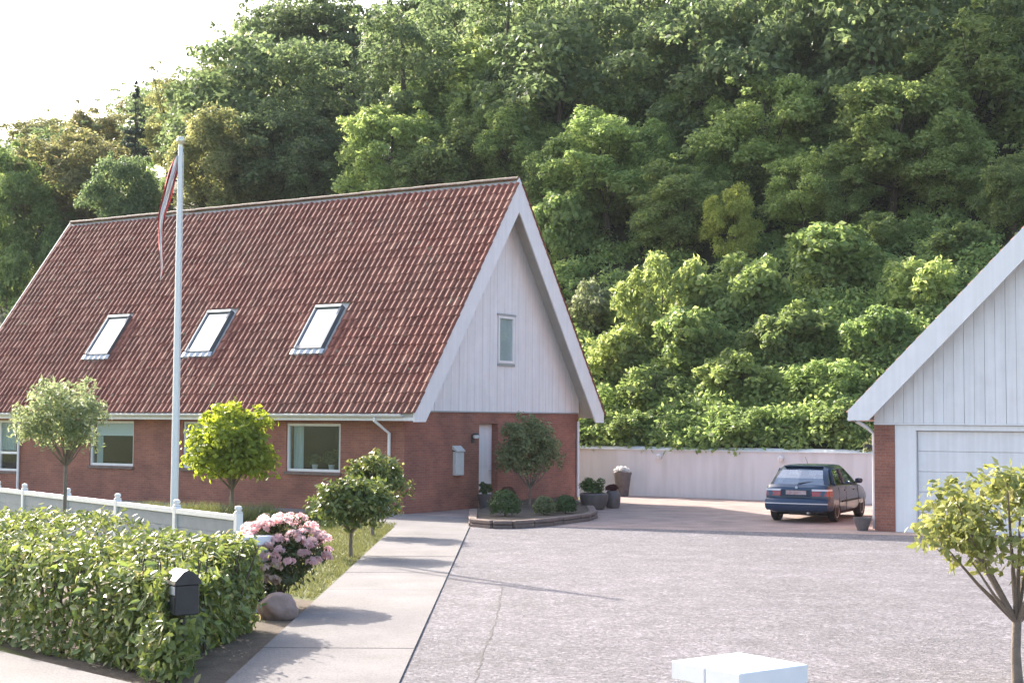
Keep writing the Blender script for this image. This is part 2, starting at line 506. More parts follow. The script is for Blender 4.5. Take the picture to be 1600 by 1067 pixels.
for n_ in nt.nodes:                                # pavers lie flat: use x and y
    if n_.type == 'SEPXYZ':
        sep = n_
    if n_.type == 'COMBXYZ':
        nt.links.new(sep.outputs[1], n_.inputs[1])
    if n_.type == 'TEX_BRICK':
        n_.inputs['Row Height'].default_value = 0.12
M['asphalt'] = ground_mat('asphalt', [(0.3, (0.045, 0.045, 0.047)), (0.7, (0.065, 0.064, 0.064))], 2, 70, 0.4)
M['crack'] = mat('crack_filler', (0.10, 0.09, 0.085), 0.95)

def grid(name, xs, ys, zf, m, smooth=True):
    vs, fs = [], []
    for y in ys:
        for x in xs:
            w = HW(x, y)
            vs.append((w.x, w.y, zf(x, y)))
    n = len(xs)
    for j in range(len(ys) - 1):
        for i in range(n - 1):
            fs.append((j * n + i, j * n + i + 1, (j + 1) * n + i + 1, (j + 1) * n + i))
    mb = MB().add(vs, fs)
    return mb.build(name, m, None, 60 if smooth else False)

xs = [-700, -400, -250, -150, -100, -60, -30, 0, 30, 60, 100, 150, 250, 400, 700]
structure(grid('ground', xs, [-700, -300, -150, -80, -40, -20, 0, 12.80], lambda x, y: 0.0, M['lawn'], False))
xs2 = [-600, -400, -280] + list(range(-200, 101, 4)) + [130, 200, 400]
ys2 = [12.86] + [13 + 1.5 * i for i in range(16)] + [38 + 4 * i for i in range(26)] + [160, 220, 400, 900]
structure(grid('hillside', xs2, ys2, lambda x, y: hill(y, x), M['forest_floor']))

def sheet(name, pts, z, m, parent=None, thick=0.0):
    mb = MB()
    n = len(pts)
    if thick:
        mb.prism(pts, lambda p, q, d: (p, q, d), z - thick, z)
        return mb.build(name, m, parent)
    mb.add([(x, y, z) for x, y in pts], [tuple(range(n))])
    return mb.build(name, m, parent)

# the street in front (behind and below the camera), its pavement and the drive
ds = Vector((0.71, -0.704)); nsv = Vector((0.704, 0.71))          # along the street, into the property
o0 = Vector((-3.9, 14.35))
def SP(t, n): p = o0 + ds * t + nsv * n; return (p.x, p.y)
structure(sheet('road', [SP(-120, -14), SP(120, -14), SP(120, -3.6), SP(-120, -3.6)], 0.004, M['asphalt']))
structure(sheet('pavement', [SP(-60, -3.45), SP(60, -3.45), SP(60, -0.02), SP(-60, -0.02)], 0.06, M['path'], None, 0.1))
structure(MB().prism([SP(-60, -3.6), SP(60, -3.6), SP(60, -3.46), SP(-60, -3.46)], lambda p, q, d: (p, q, d), -0.05, 0.085).build('kerb', M['stone']))
dr = [(-1.16, 12.0), (9.0, 1.8)] + [(26, 12), (19, 24.5), (13.5, 27.5)] + [tuple(HW(13.6, 0.8)[:2]), tuple(HW(4.9, -1.9)[:2]), (-1.12, 34.9)]
structure(sheet('driveway', dr, 0.012, M['drive']))
structure(sheet('soil_strip', [(-3.9, 14.2), (-2.69, 13.2), (-2.69, 20.6), (-4.6, 22.6), (-9.5, 21.8)], 0.008, M['soil']))
# paved court by the gable and the garage
pc = [HW(0.02, 12.68), HW(22, 12.68), HW(22, 1.2), HW(13.6, 0.9), HW(4.9, -1.85), (-0.95, 34.95), (-1.0, 38.4), HW(0.02, 0)]
mb = MB(); mb.add([(p[0] - HC[0], p[1] - HC[1], 0) for p in pc], [tuple(range(len(pc)))])
court = structure(mb.build('paved_court', M['paver'])); court.location = (HC[0], HC[1], 0.008)
# concrete strip along the house front
st = [HW(-18.2, -1.25), HW(-0.5, -1.25), (-2.72, 35.0), (-0.96, 35.0), (-1.0, 38.3), HW(0.0, 0.0), HW(-18.2, 0.0)]
structure(sheet('house_front_paving', [(p[0], p[1]) for p in st], 0.018, M['path']))

# path of long concrete slabs
ppath = structure(sheet('garden_path', [(-2.70, 10.9), (-1.10, 9.3), (-1.06, 35.0), (-2.72, 35.0)], 0.005, M['soil']))
y = 9.4
rng = random.Random(4)
ends = [10.2, 13.2, 16.3, 19.2, 21.9, 24.35, 27.2, 29.9, 32.4, 34.99]
for i in range(len(ends) - 1):
    a, b = ends[i] + 0.009, ends[i + 1] - 0.009
    xl = lambda yy: -2.70 - 0.02 * (yy - 14) / 20
    xr = lambda yy: -1.052 + 0.08 * (yy - 14) / 21
    dz = rng.uniform(-0.004, 0.004)
    MB().prism([(xl(a) + 0.02, a), (xr(a), a), (xr(b), b), (xl(b) + 0.02, b)], lambda p, q, d: (p, q, d), 0.0, 0.034 + dz).build('slab', M['path'], ppath)

# cracks in the drive: thin dark wavering filled seams
def crack(pts, w, seed):
    r = random.Random(seed)
    out = []
    for i in range(len(pts) - 1):
        a, b = Vector(pts[i]), Vector(pts[i + 1])
        k = max(2, int((b - a).length / 0.12))
        for j in range(k):
            out.append(a.lerp(b, j / k) + Vector((r.uniform(-.02, .02), r.uniform(-.035, .035))))
    out.append(Vector(pts[-1]))
    mb = MB(); vs = []; fs = []
    for i, p in enumerate(out):
        t = (out[min(i + 1, len(out) - 1)] - out[max(i - 1, 0)]).normalized()
        nn = Vector((-t.y, t.x)) * w * r.uniform(0.35, 1.2) * min(1, (len(out) - i) / 15 + 0.1)
        vs += [(p.x + nn.x, p.y + nn.y, 0.016), (p.x - nn.x, p.y - nn.y, 0.016)]
        if i: fs.append((2 * i - 2, 2 * i - 1, 2 * i + 1, 2 * i))
    return mb.add(vs, fs)
drv = bpy.data.objects['driveway']
crack([(-0.13, 22.5), (-0.18, 19.0), (-0.27, 16.5), (-0.36, 13.6)], 0.013, 2).build('crack', M['crack'], drv)

# ------------------------------------------------------------------ the house
house = thing('brick_house', 'red brick house with steep red pantile roof and white boarded gable', 'house', (HC[0], HC[1], 0), -TH)
W, LEN = 9.24, 18.08
EAVE_Z, RIDGE_Z, OG, OE = 2.75, 9.61, 0.67, 0.46
SL = (RIDGE_Z - EAVE_Z) / (W / 2 + OE)               # rise per metre
SID = 2.77                                            # where boards begin

def wall_grid(mb, u0, u1, z0, z1, holes, fn, d0, d1):
    us = sorted({u0, u1, *[h[0] for h in holes], *[h[1] for h in holes]})
    zs = sorted({z0, z1, *[h[2] for h in holes], *[h[3] for h in holes]})
    us = [u for u in us if u0 <= u <= u1]; zs = [z for z in zs if z0 <= z <= z1]
    def solid(i, j):
        if i < 0 or j < 0 or i >= len(us) - 1 or j >= len(zs) - 1: return False
        c, k = (us[i] + us[i + 1]) / 2, (zs[j] + zs[j + 1]) / 2
        return not any(h[0] < c < h[1] and h[2] < k < h[3] for h in holes)
    for i in range(len(us) - 1):
        for j in range(len(zs) - 1):
            if not solid(i, j): continue
            a, b, c, d = us[i], us[i + 1], zs[j], zs[j + 1]
            P = [fn(a, c, d0), fn(b, c, d0), fn(b, d, d0), fn(a, d, d0), fn(a, c, d1), fn(b, c, d1), fn(b, d, d1), fn(a, d, d1)]
            fs = [(0, 1, 2, 3), (7, 6, 5, 4)]
            if not solid(i - 1, j): fs.append((0, 3, 7, 4))
            if not solid(i + 1, j): fs.append((1, 5, 6, 2))
            if not solid(i, j - 1): fs.append((0, 4, 5, 1))
            if not solid(i, j + 1): fs.append((3, 2, 6, 7))
            mb.add(P, fs)
    return mb

WIN = [(-17.55, -15.66, 0.79, 2.43), (-12.25, -10.30, 1.06, 2.43), (-8.22, -6.25, 1.06, 2.43), (-4.16, -2.19, 1.06, 2.40)]
mb = MB(); wall_grid(mb, -LEN, 0, -0.1, 2.72, WIN, lambda u, z, d: (u, d, z), 0, 0.3)
mb.build('front_wall', M['brick_x'], house)
DOOR = (3.58, 4.56, 0.0, 2.42)
mb = MB(); wall_grid(mb, 0.301, W, -0.1, SID + 0.02, [DOOR], lambda u, z, d: (d, u, z), 0.0, -0.3)
mb.build('gable_wall', M['brick_y'], house)
MB().box(-LEN, -LEN + 0.3, 0.302, W, -0.1, SID).build('gable_wall', M['brick_y'], house)
MB().box(-LEN + 0.302, -0.302, W - 0.3, W, -0.1, 2.72).build('rear_wall', M['brick_x'], house)
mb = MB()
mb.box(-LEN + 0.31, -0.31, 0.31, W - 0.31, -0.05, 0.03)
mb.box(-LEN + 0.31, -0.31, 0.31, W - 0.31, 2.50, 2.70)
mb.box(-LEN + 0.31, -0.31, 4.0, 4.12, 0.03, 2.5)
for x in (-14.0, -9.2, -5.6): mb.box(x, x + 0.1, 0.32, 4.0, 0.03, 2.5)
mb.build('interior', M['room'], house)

# boarded gables: backing + single boards
def gable_top(y): return EAVE_Z + SL * (min(y, W - y) + OE)
for gx, sgn in ((0.0, 1), (-LEN, -1)):
    bk = MB().prism([(0.15, SID + .03), (W - 0.15, SID + .03), (W - 0.15, gable_top(.15) - .25), (W / 2, RIDGE_Z - 0.25), (0.15, gable_top(.15) - .25)], lambda p, q, d: (d, p, q), gx - sgn * 0.12, gx - sgn * 0.02)
    bo = bk.build('gable_cladding', M['cladding'], house)
    if sgn < 0: continue
    bw = 0.195
    nb = int(W / bw)
    GW = (4.50, 5.37, 4.20, 5.60)
    for i in range(nb + 1):
        a, b = i * bw + 0.003, min((i + 1) * bw - 0.003, W)
        if b - a < 0.04: continue
        off = 0.010 if i % 2 else 0.006
        def brd(z0, z1a, z1b, peak=None):
            poly = [(a, z0), (b, z0), (b, z1b)] + ([(W / 2, peak)] if peak else []) + [(a, z1a)]
            MB().prism(poly, lambda p, q, d: (d, p, q), gx - 0.018, gx + off + 0.006).build('board', M['cladding'], bo)
        ta, tb = gable_top(a) - 0.2, gable_top(b) - 0.2
        pk = RIDGE_Z - 0.2 if a < W / 2 < b else None
        if b > GW[0] and a < GW[1]:
            brd(SID, GW[2], GW[2]); brd(GW[3], ta, tb, pk)
        else:
            brd(SID, ta, tb, pk)
# flashing under the boards
MB().box(0.0, 0.05, 0.02, W - 0.02, SID - 0.035, SID - 0.004).build('flashing', M['zinc'], house)
# gable window
def window(parent, u0, u1, z0, z1, fn, name='window', fw=0.07, mull=None, depth=0.09, sill=True, frame_mat='white', setback=0.06, pane='pane'):
    mb = MB()
    def bar(a, b, c, d, d0, d1):
        P = [fn(a, c, d0), fn(b, c, d0), fn(b, d, d0), fn(a, d, d0), fn(a, c, d1), fn(b, c, d1), fn(b, d, d1), fn(a, d, d1)]
        mb.add(P, [(0, 1, 2, 3), (7, 6, 5, 4), (0, 3, 7, 4), (1, 5, 6, 2), (0, 4, 5, 1), (3, 2, 6, 7)])
    s0, s1 = setback, setback + depth
    bar(u0, u1, z0, z0 + fw, s0, s1); bar(u0, u1, z1 - fw, z1, s0, s1)
    bar(u0, u0 + fw, z0 + fw, z1 - fw, s0, s1); bar(u1 - fw, u1, z0 + fw, z1 - fw, s0, s1)
    if mull:
        for q in mull: bar(q - 0.035, q + 0.035, z0 + fw, z1 - fw, s0, s1)
    w = mb.build(name, M[frame_mat], parent)
    mb = MB()
    bar(u0 + fw, u1 - fw, z0 + fw, z1 - fw, s0 + depth * .5, s0 + depth * .5 + 0.006)
    p = mb.build('pane', M[pane], w)
    if sill:
        mb = MB(); bar(u0 - 0.03, u1 + 0.03, z0 - 0.09, z0 - 0.012, -0.05, s0 + 0.03); mb.build('sill', M['zinc'] if sill == 1 else M['stone'], w)
    return w
gw = window(house, 4.50, 5.37, 4.20, 5.60, lambda u, z, d: (-d, u, z), fw=0.075, setback=-0.05, depth=0.10)
mb = MB(); mb.box(0.03, 0.07, 4.44, 5.43, 5.605, 5.66); mb.build('drip_cap', M['zinc'], gw)
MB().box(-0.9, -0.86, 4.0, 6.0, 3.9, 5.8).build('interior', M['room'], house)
MB().prism([(4.58, 4.3), (4.93, 4.3), (4.90, 5.5), (4.58, 5.5)], lambda p, q, d: (d, p, q), -0.10, -0.085).build('curtain', M['curtain'], gw)

fwn = lambda u, z, d: (u, d, z)
ws = []
for i, h in enumerate(WIN):
    w = window(house, *h, fwn, sill=2, setback=0.05, mull=None if i else [-16.6])
    ws.append(w)
# transom of the leftmost window, blind of the second, curtains of the others
MB().box(-17.48, -15.73, 0.062, 0.13, 1.34, 1.42).build('transom', M['white'], ws[0])
MB().box(-12.15, -10.40, 0.20, 0.215, 1.98, 2.36).build('blind', M['blind'], ws[1])
def curtain(w, u0, u1, z0, z1, y=0.24):
    mb = MB(); n = max(6, int((u1 - u0) / 0.035)); vs = []; fs = []
    for i in range(n + 1):
        u = u0 + (u1 - u0) * i / n
        for z in (z0, z1): vs.append((u, y + 0.022 * math.sin(i * 1.9) + 0.008 * math.sin(i * .7), z))
        if i: fs.append((2 * i - 2, 2 * i, 2 * i + 1, 2 * i - 1))
    mb.add(vs, fs).build('curtain', M['curtain'], w)
curtain(ws[3], -4.08, -3.72, 1.1, 2.34); curtain(ws[3], -2.45, -2.27, 1.1, 2.34)
curtain(ws[1], -12.17, -11.9, 1.1, 1.97); curtain(ws[2], -8.15, -7.5, 1.1, 2.36); curtain(ws[0], -17.4, -16.0, 1.45, 2.36)

# door set back in its opening, far jamb shows
dmb = MB().box(-0.26, -0.21, 3.59, 4.55, 0.03, 2.41); door = dmb.build('door', M['white'], house)
mb = MB()
for z0, z1 in ((0.25, 1.0), (1.15, 2.2)): mb.box(-0.212, -0.196, 3.74, 4.40, z0, z1)
mb.build('door_panel', M['cladding'], door)
mb = MB().tube([(-0.20, 4.43, 1.05), (-0.15, 4.43, 1.05), (-0.15, 4.32, 1.05)], 0.011, 8); mb.build('handle', M['zinc'], door, True)
MB().box(-0.30, 0.28, 3.5, 4.66, -0.02, 0.045).build('doorstep', M['stone'], house)

# roof deck, soffit, bargeboards, fascia, gutter
nz = 1 / math.hypot(1, SL); ny = SL * nz
deck = MB()
e0 = -OE + 0.02
poly = [(e0, EAVE_Z - 0.03), (W / 2, RIDGE_Z - 0.05), (W - e0, EAVE_Z - 0.03), (W - e0, EAVE_Z - 0.15), (W / 2, RIDGE_Z - 0.2), (e0, EAVE_Z - 0.15)]
deck.prism(poly, lambda p, q, d: (d, p, q), -LEN - OG + 0.03, OG - 0.04)
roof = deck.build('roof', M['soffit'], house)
# soffit planks under the gable overhang
for i in range(6):
    x0 = 0.04 + i * 0.1
    for sgn in (0, 1):
        f = lambda y: y if not sgn else W - y
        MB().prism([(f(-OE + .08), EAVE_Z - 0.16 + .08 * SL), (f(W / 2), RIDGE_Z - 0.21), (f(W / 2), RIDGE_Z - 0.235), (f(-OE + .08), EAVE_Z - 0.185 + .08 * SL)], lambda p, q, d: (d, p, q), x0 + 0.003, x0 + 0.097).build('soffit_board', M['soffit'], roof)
zf = 2.46
DROP = 0.98
yi = W / 2 - (RIDGE_Z - DROP - zf) / SL
for xb, nm in ((OG, 1), (-LEN - OG, -1)):
    for side in (0, 1):
        f = lambda y: y if not side else W - y
        poly = [(f(-OE), zf), (f(-OE), EAVE_Z + 0.02), (f(W / 2 - (0.002 if not side else -0.0)), RIDGE_Z + 0.02), (f(W / 2 - 0.002), RIDGE_Z - DROP), (f(yi), zf)]
        MB().prism(poly, lambda p, q, d: (d, p, q), xb - 0.035, xb + 0.005).build('bargeboard', M['white'], house)
MB().box(-LEN - OG + .04, OG - 0.04, -OE + 0.03, -OE + 0.055, zf + 0.03, EAVE_Z - 0.16).build('fascia', M['white'], house)
MB().box(-LEN - OG + .04, OG - 0.04, -OE + 0.06, 0.0, zf + 0.05, zf + 0.07).build('eave_soffit', M['white'], house)
# half round gutter
mb = MB(); vs = []; fs = []
for j, x in enumerate((-LEN - OG + .02, OG - 0.36)):
    for k in range(9):
        an = math.pi + math.pi * k / 8
        vs.append((x, -OE - 0.055 + 0.065 * math.cos(an), EAVE_Z - 0.10 + 0.065 * math.sin(an)))
for k in range(8): fs.append((k, k + 1, 9 + k + 1, 9 + k))
mb.add(vs, fs)
mb.tube([(-LEN - OG + .02, -OE - 0.12, EAVE_Z - 0.10), (OG - 0.36, -OE - 0.12, EAVE_Z - 0.10)], 0.011, 6)
mb.build('gutter', M['white'], house, True)
mb = MB().tube([(-0.62, -OE - 0.05, EAVE_Z - 0.17), (-0.62, -OE - 0.05, EAVE_Z - 0.26), (-0.45, -0.07, EAVE_Z - 0.6), (-0.45, -0.07, 0.12), (-0.45, -0.2, 0.04)], 0.042, 10)
mb.build('downpipe', M['white'], house, True)
MB().tube([(0.06, W - 0.12, 2.5), (0.06, W - 0.12, 0.1)], 0.045, 10).build('downpipe', M['white'], house, True)
MB().tube([(-15.52, -0.07, 2.4), (-15.52, -0.07, 0.05)], 0.042, 8).build('downpipe', M['white'], house, True)

# pantiles
TW, TG = 0.2185, 0.335            # cover width, gauge
slope_len = math.hypot(W / 2 + OE, RIDGE_Z - EAVE_Z)
def tile_profile():
    # S shaped section across the tile: trough, then roll towards +x
    pts = []
    for t in (0.0, 0.16, 0.34, 0.52, 0.64, 0.76, 0.88, 1.0, 1.12):
        if t <= 0.45: h = 0.012 - 0.012 * math.sin(t / 0.45 * math.pi)
        else:
            s_ = (t - 0.45) / 0.67
            h = 0.010 + 0.044 * math.sin(min(1, s_) * math.pi) ** 0.8
        pts.append((t * TW, h))
    return pts
prof = tile_profile()
def tile_geo():
    vs, fs = [], []
    n = len(prof)
    for (v, lift) in ((-0.012, 0.027), (TG + 0.05, 0.002)):
        for u, h in prof: vs.append((u, v, h + lift))
    for u, h in prof: vs.append((u, -0.012, h + lift_lo))
    for i in range(n - 1):
        fs.append((i, i + 1, n + i + 1, n + i))
        fs.append((i, 2 * n + i, 2 * n + i + 1, i + 1))
    return vs, fs
lift_lo = 0.010
tv, tf = tile_geo()
ncol = int(round((LEN + 2 * OG - 0.06) / TW)); nrow = int(slope_len / TG) + 1
ang = math.atan(SL)
ca, sa = math.cos(ang), math.sin(ang)
def tpos(i, j, back=False):
    x = -LEN - OG + 0.03 + i * TW
    v = -0.06 + j * TG
    return x, v
skl = [(-13.40, 0.83), (-8.95, 0.83), (-4.58, 0.83)]
SK_W, SK_V0, SK_L = 1.02, None, 1.62
def in_sky(x, v):
    for sx, sy in skl:
        v0 = (sy + OE) / ca
        if sx - 0.14 < x + TW * 0.5 < sx + SK_W + 0.10 and v0 - 0.1 < v + 0.15 < v0 + SK_L + 0.02: return True
    return False
jit = random.Random(7)
tm = MB(); tm.v, tm.f = tv, tf; tm.m = [0] * len(tf)
tile_me = tm.mesh('tile', M['tile'], 50)
cands = []
for i in range(ncol):
    for j in range(nrow):
        x, v = tpos(i, j)
        if v + TG > slope_len + 0.05 or in_sky(x, v): continue
        cands.append((x, v))
camh = Vector((24.02, -31.93, 2.5))
def tdist(c):
    p = Vector((c[0], -OE + c[1] * ca, EAVE_Z + c[1] * sa)); return (p - camh).length
cands.sort(key=tdist)
rot = Matrix.Rotation(ang, 4, 'X')
def tile_matrix(x, v):
    return (Matrix.Translation((x, -OE + v * ca, EAVE_Z - 0.02 + v * sa)) @ rot @ Matrix.Rotation(jit.uniform(-.022, .022), 4, 'Z') @ Matrix.Rotation(jit.uniform(-.02, .02), 4, 'Y')
            @ Matrix.Translation((0, jit.uniform(-.014, .014), jit.uniform(0, .008))))
for (x, v) in cands[:300]:
    o = link('tile', tile_me, roof); o.matrix_local = tile_matrix(x, v)
base = np.array([(*p, 1.0) for p in tv]); fa = np.array(tf)
allv, allf = [], []
for k, (x, v) in enumerate(cands[300:]):
    m4 = np.array(tile_matrix(x, v)); allv.append((base @ m4.T)[:, :3]); allf.append(fa + k * len(base))
nb_ = len(allv)
for i in range(0, ncol):                                   # rear slope
    for j in range(0, nrow - 1, 1):
        x, v = tpos(i, j)
        m4 = np.array(Matrix.Translation((x + TW, W + OE - v * ca, EAVE_Z - 0.02 + v * sa)) @ Matrix.Rotation(math.pi, 4, 'Z') @ rot)
        allv.append((base @ m4.T)[:, :3]); allf.append(fa + nb_ * len(base)); nb_ += 1
tiles = link('tiles', npmesh('tiles', np.concatenate(allv), np.concatenate(allf), M['tile']), roof)
tiles.data.polygons.foreach_set('use_smooth', [True] * len(tiles.data.polygons)); tiles.data.set_sharp_from_angle(angle=R(50))
tiles['kind'] = 'stuff'
# ridge tiles bedded in mortar
rp = []
for k in range(9):
    an = math.pi * k / 8
    rp.append((0.115 * math.cos(an), 0.085 * math.sin(an) - 0.03))
nrt = 46
step = (LEN + 2 * OG - 0.1) / nrt
mb = MB(); vs = []; fs = []
for x, s_ in ((0, 1.0), (step + 0.03, 0.9)):
    for p, q in rp: vs.append((x, p * s_, q * s_))
for k in range(8): fs.append((k, k + 1, 9 + k + 1, 9 + k))
fs.append(tuple(range(9))); mb.add(vs, fs)
rme = mb.mesh('ridge_tile', M['ridge'], True)
for i in range(nrt):
    o = link('ridge_tile', rme, roof, (-LEN - OG + 0.05 + i * step, W / 2, RIDGE_Z + 0.015 + jit.uniform(-.006, .008)))

# roof windows
M['sky_frame'] = mat('grey_roof_window_frame', (0.13, 0.145, 0.165), 0.4, metal=0.3)
for k, (sx, sy) in enumerate(skl):
    v0 = (sy + OE) / ca
    def rf(u, z, d, sx=sx, v0=v0):   # u along x, z up the slope, d out of the roof
        v = v0 + z
        return (sx + u, -OE + v * ca - d * sa, EAVE_Z + v * sa + d * ca)
    def rbar(mb, a, b, c, d, d0, d1):
        P = [rf(a, c, d0), rf(b, c, d0), rf(b, d, d0), rf(a, d, d0), rf(a, c, d1), rf(b, c, d1), rf(b, d, d1), rf(a, d, d1)]
        mb.add(P, [(3, 2, 1, 0), (4, 5, 6, 7), (4, 7, 3, 0), (2, 6, 5, 1), (1, 5, 4, 0), (7, 6, 2, 3)])
    mb = MB()
    t = 0.085
    rbar(mb, 0, SK_W, 0, t + .03, -0.05, 0.115); rbar(mb, 0, SK_W, SK_L - t, SK_L, -0.05, 0.13)
    rbar(mb, 0, t, t + .03, SK_L - t, -0.05, 0.115); rbar(mb, SK_W - t, SK_W, t + .03, SK_L - t, -0.05, 0.115)
    sk = mb.build('skylight', M['sky_frame'], house)
    mb = MB()
    rbar(mb, 0.02, SK_W - 0.02, SK_L - t, SK_L - 0.005, 0.133, 0.15); rbar(mb, 0.005, 0.035, 0.02, SK_L - 0.1, 0.118, 0.13)
    mb.build('cover_flashing', M['white'], sk)
    mb = MB(); rbar(mb, t, SK_W - t, t + .03, SK_L - t, 0.075, 0.085); mb.build('pane', M['roof_pane'], sk)
    mb = MB(); rbar(mb, t, SK_W - t, t + .03, SK_L - t, 0.0, 0.02); mb.build('blind', M['blind'], sk)
    mb = MB()
    n = 10
    for q in range(n):                                     # lead apron dressed over the tiles below
        a, b = -0.1 + q * (SK_W + .2) / n, -0.1 + (q + 1) * (SK_W + .2) / n
        h0, h1 = (0.06, 0.085)[q % 2], (0.06, 0.085)[(q + 1) % 2]
        mb.add([rf(a, -0.17, h0), rf(b, -0.17, h1), rf(b, 0.0, h1 + .01), rf(a, 0.0, h0 + .01)], [(0, 1, 2, 3)])
    mb.build('apron', M['zinc'], sk)

# wall lamp and steel letterbox beside the door (things fixed to the gable wall)
lamp = thing('wall_lamp', 'small round globe wall lamp beside the white door of the brick gable', 'lamp', HW(0, 3.23, 2.05), -TH)
MB().lathe([(0.0, -0.05), (0.07, -0.05), (0.09, 0.0), (0.07, 0.06), (0.0, 0.07)], 14, (0.13, 0, 0.0)).build('globe', M['white'], lamp, True)
MB().box(0.004, 0.04, -0.05, 0.05, -0.18, 0.06).build('bracket', M['dark_metal'], lamp)
MB().lathe([(0.0, 0.06), (0.11, 0.05), (0.09, 0.09), (0.0, 0.11)], 14, (0.12, 0, 0.0)).build('hood', M['dark_metal'], lamp, True)
lb = thing('letterbox', 'tall pale grey steel letterbox on the brick gable wall left of the door', 'letterbox', HW(0, 2.45, 0.97), -TH)
M['pale_steel'] = mat('pale_painted_steel', (0.62, 0.62, 0.60), 0.4, noise=(4, (0.52, 0.52, 0.5), .2))
MB().bbox(0.004, 0.13, -0.2, 0.2, 0.0, 0.66, 0.012).build('box', M['pale_steel'], lb)
MB().prism([(0.004, 0.83), (0.004, 0.72), (0.16, 0.66), (0.16, 0.69)], lambda p, q, d: (p, d, q), -0.21, 0.21).build('lid', M['pale_steel'], lb)
MB().box(0.006, 0.125, -0.17, 0.17, 0.664, 0.70).build('slot', M['dark_metal'], lb)

# ------------------------------------------------------------------ white retaining wall with its lamps
bw_ = thing('retaining_wall', 'long low white rendered wall between the house and the garage', 'wall', (HC[0], HC[1], 0), -TH)
MB().box(-26, 30, 12.70, 12.92, -0.1, 1.545).build('wall', M['render'], bw_)
x = -26
while x < 30:
    MB().prism([(12.665, 1.547), (12.955, 1.547), (12.955, 1.665), (12.93, 1.67), (12.665, 1.575)], lambda p, q, d: (d, p, q), x + 0.004, min(x + 1.996, 30)).build('coping', M['coping'], bw_)
    x += 2
for u, nm in ((1.16, 'white globe lamp on the white wall near the tall tapered pot'), (5.5, 'white globe lamp on the white wall above the parked car')):
    l2 = thing('wall_lamp', nm, 'lamp', HW(u, 12.70, 1.34), -TH, 'lamps on the white wall')
    MB().lathe([(0.0, -0.09), (0.06, -0.08), (0.095, -0.02), (0.09, 0.05), (0.04, 0.095), (0.0, 0.1)], 16, (0, -0.12, 0)).build('globe', M['white'], l2, True)
    MB().box(-0.05, 0.05, -0.06, -0.003, -0.05, 0.05).build('bracket', M['dark_metal'], l2)

# ------------------------------------------------------------------ the garage
gar = thing('garage', 'white gabled garage with wide sectional door and brick corner pier', 'garage', HW(0, 0), -TH)
GX0, GX1, GY0, GY1 = 12.33, 20.07, 1.75, 8.6
GR = (GX0 + GX1) / 2
GE, GOX = 2.75, 0.48
GRZ = GE + (GR - GX0 + GOX)
MB().box(GX0, GX0 + 0.48, GY0, GY0 + 0.32, -0.1, 2.5).build('brick_pier', M['brick_x'], gar)
MB().box(GX1 - 0.48, GX1, GY0, GY0 + 0.32, -0.1, 2.5).build('brick_pier', M['brick_x'], gar)
MB().box(GX0, GX0 + 0.3, GY0 + .322, GY1, -0.1, 2.5).build('side_wall', M['brick_y'], gar)
MB().box(GX1 - 0.3, GX1, GY0 + .322, GY1, -0.1, 2.5).build('side_wall', M['brick_y'], gar)
MB().box(GX0 + .302, GX1 - .302, GY1 - 0.3, GY1, -0.1, 2.5).build('rear_wall', M['brick_x'], gar)
DX0, DX1 = 13.30, 19.10
MB().box(GX0 + 0.483, DX0, GY0 + 0.02, GY0 + 0.2, 0.0, 2.455).build('door_post', M['white'], gar)
MB().box(DX1, GX1 - 0.483, GY0 + 0.02, GY0 + 0.2, 0.0, 2.455).build('door_post', M['white'], gar)
MB().box(DX0 + .003, DX1 - .003, GY0 + 0.025, GY0 + 0.2, 2.335, 2.453).build('lintel', M['white'], gar)
gd = MB().box(DX0 + .003, DX1 - .003, GY0 + 0.16, GY0 + 0.19, 0.01, 2.33).build('garage_door', M['cladding'], gar)
for k in range(5):
    z0 = 0.012 + k * 0.463
    MB().bbox(DX0 + .02, DX1 - .02, GY0 + 0.12, GY0 + 0.158, z0, z0 + 0.455, 0.008).build('door_section', M['cladding'], gd)
MB().box(DX0 + .01, DX1 - .01, GY0 + 0.10, GY0 + 0.118, 0.0, 0.03).build('rubber_seal', M['rubber'], gd)
# boarded gable
gbk = MB().prism([(GX0, 2.52), (GX1, 2.52), (GR, GRZ - 0.1 - GOX * 0)], lambda p, q, d: (p, d, q), GY0 + 0.05, GY0 + 0.15)
gb = gbk.build('gable_cladding', M['cladding'], gar)
bw = 0.232
i = 0
xb = GX0
while xb < GX1 - 0.02:
    a, b = xb + 0.004, min(xb + bw - 0.004, GX1)
    top = lambda x: GE + (min(x - GX0, GX1 - x) + GOX) - 0.22
    poly = [(a, 2.50), (b, 2.50), (b, top(b))] + ([(GR, top(GR))] if a < GR < b else []) + [(a, top(a))]
    MB().prism(poly, lambda p, q, d: (p, d, q), GY0 + 0.0 + (0.008 if i % 2 else 0.0), GY0 + 0.048).build('board', M['cladding'], gb)
    xb += bw; i += 1
MB().box(GX0 - 0.0, GX1, GY0 - 0.03, GY0 + 0.02, 2.462, 2.498).build('drip_board', M['white'], gar)
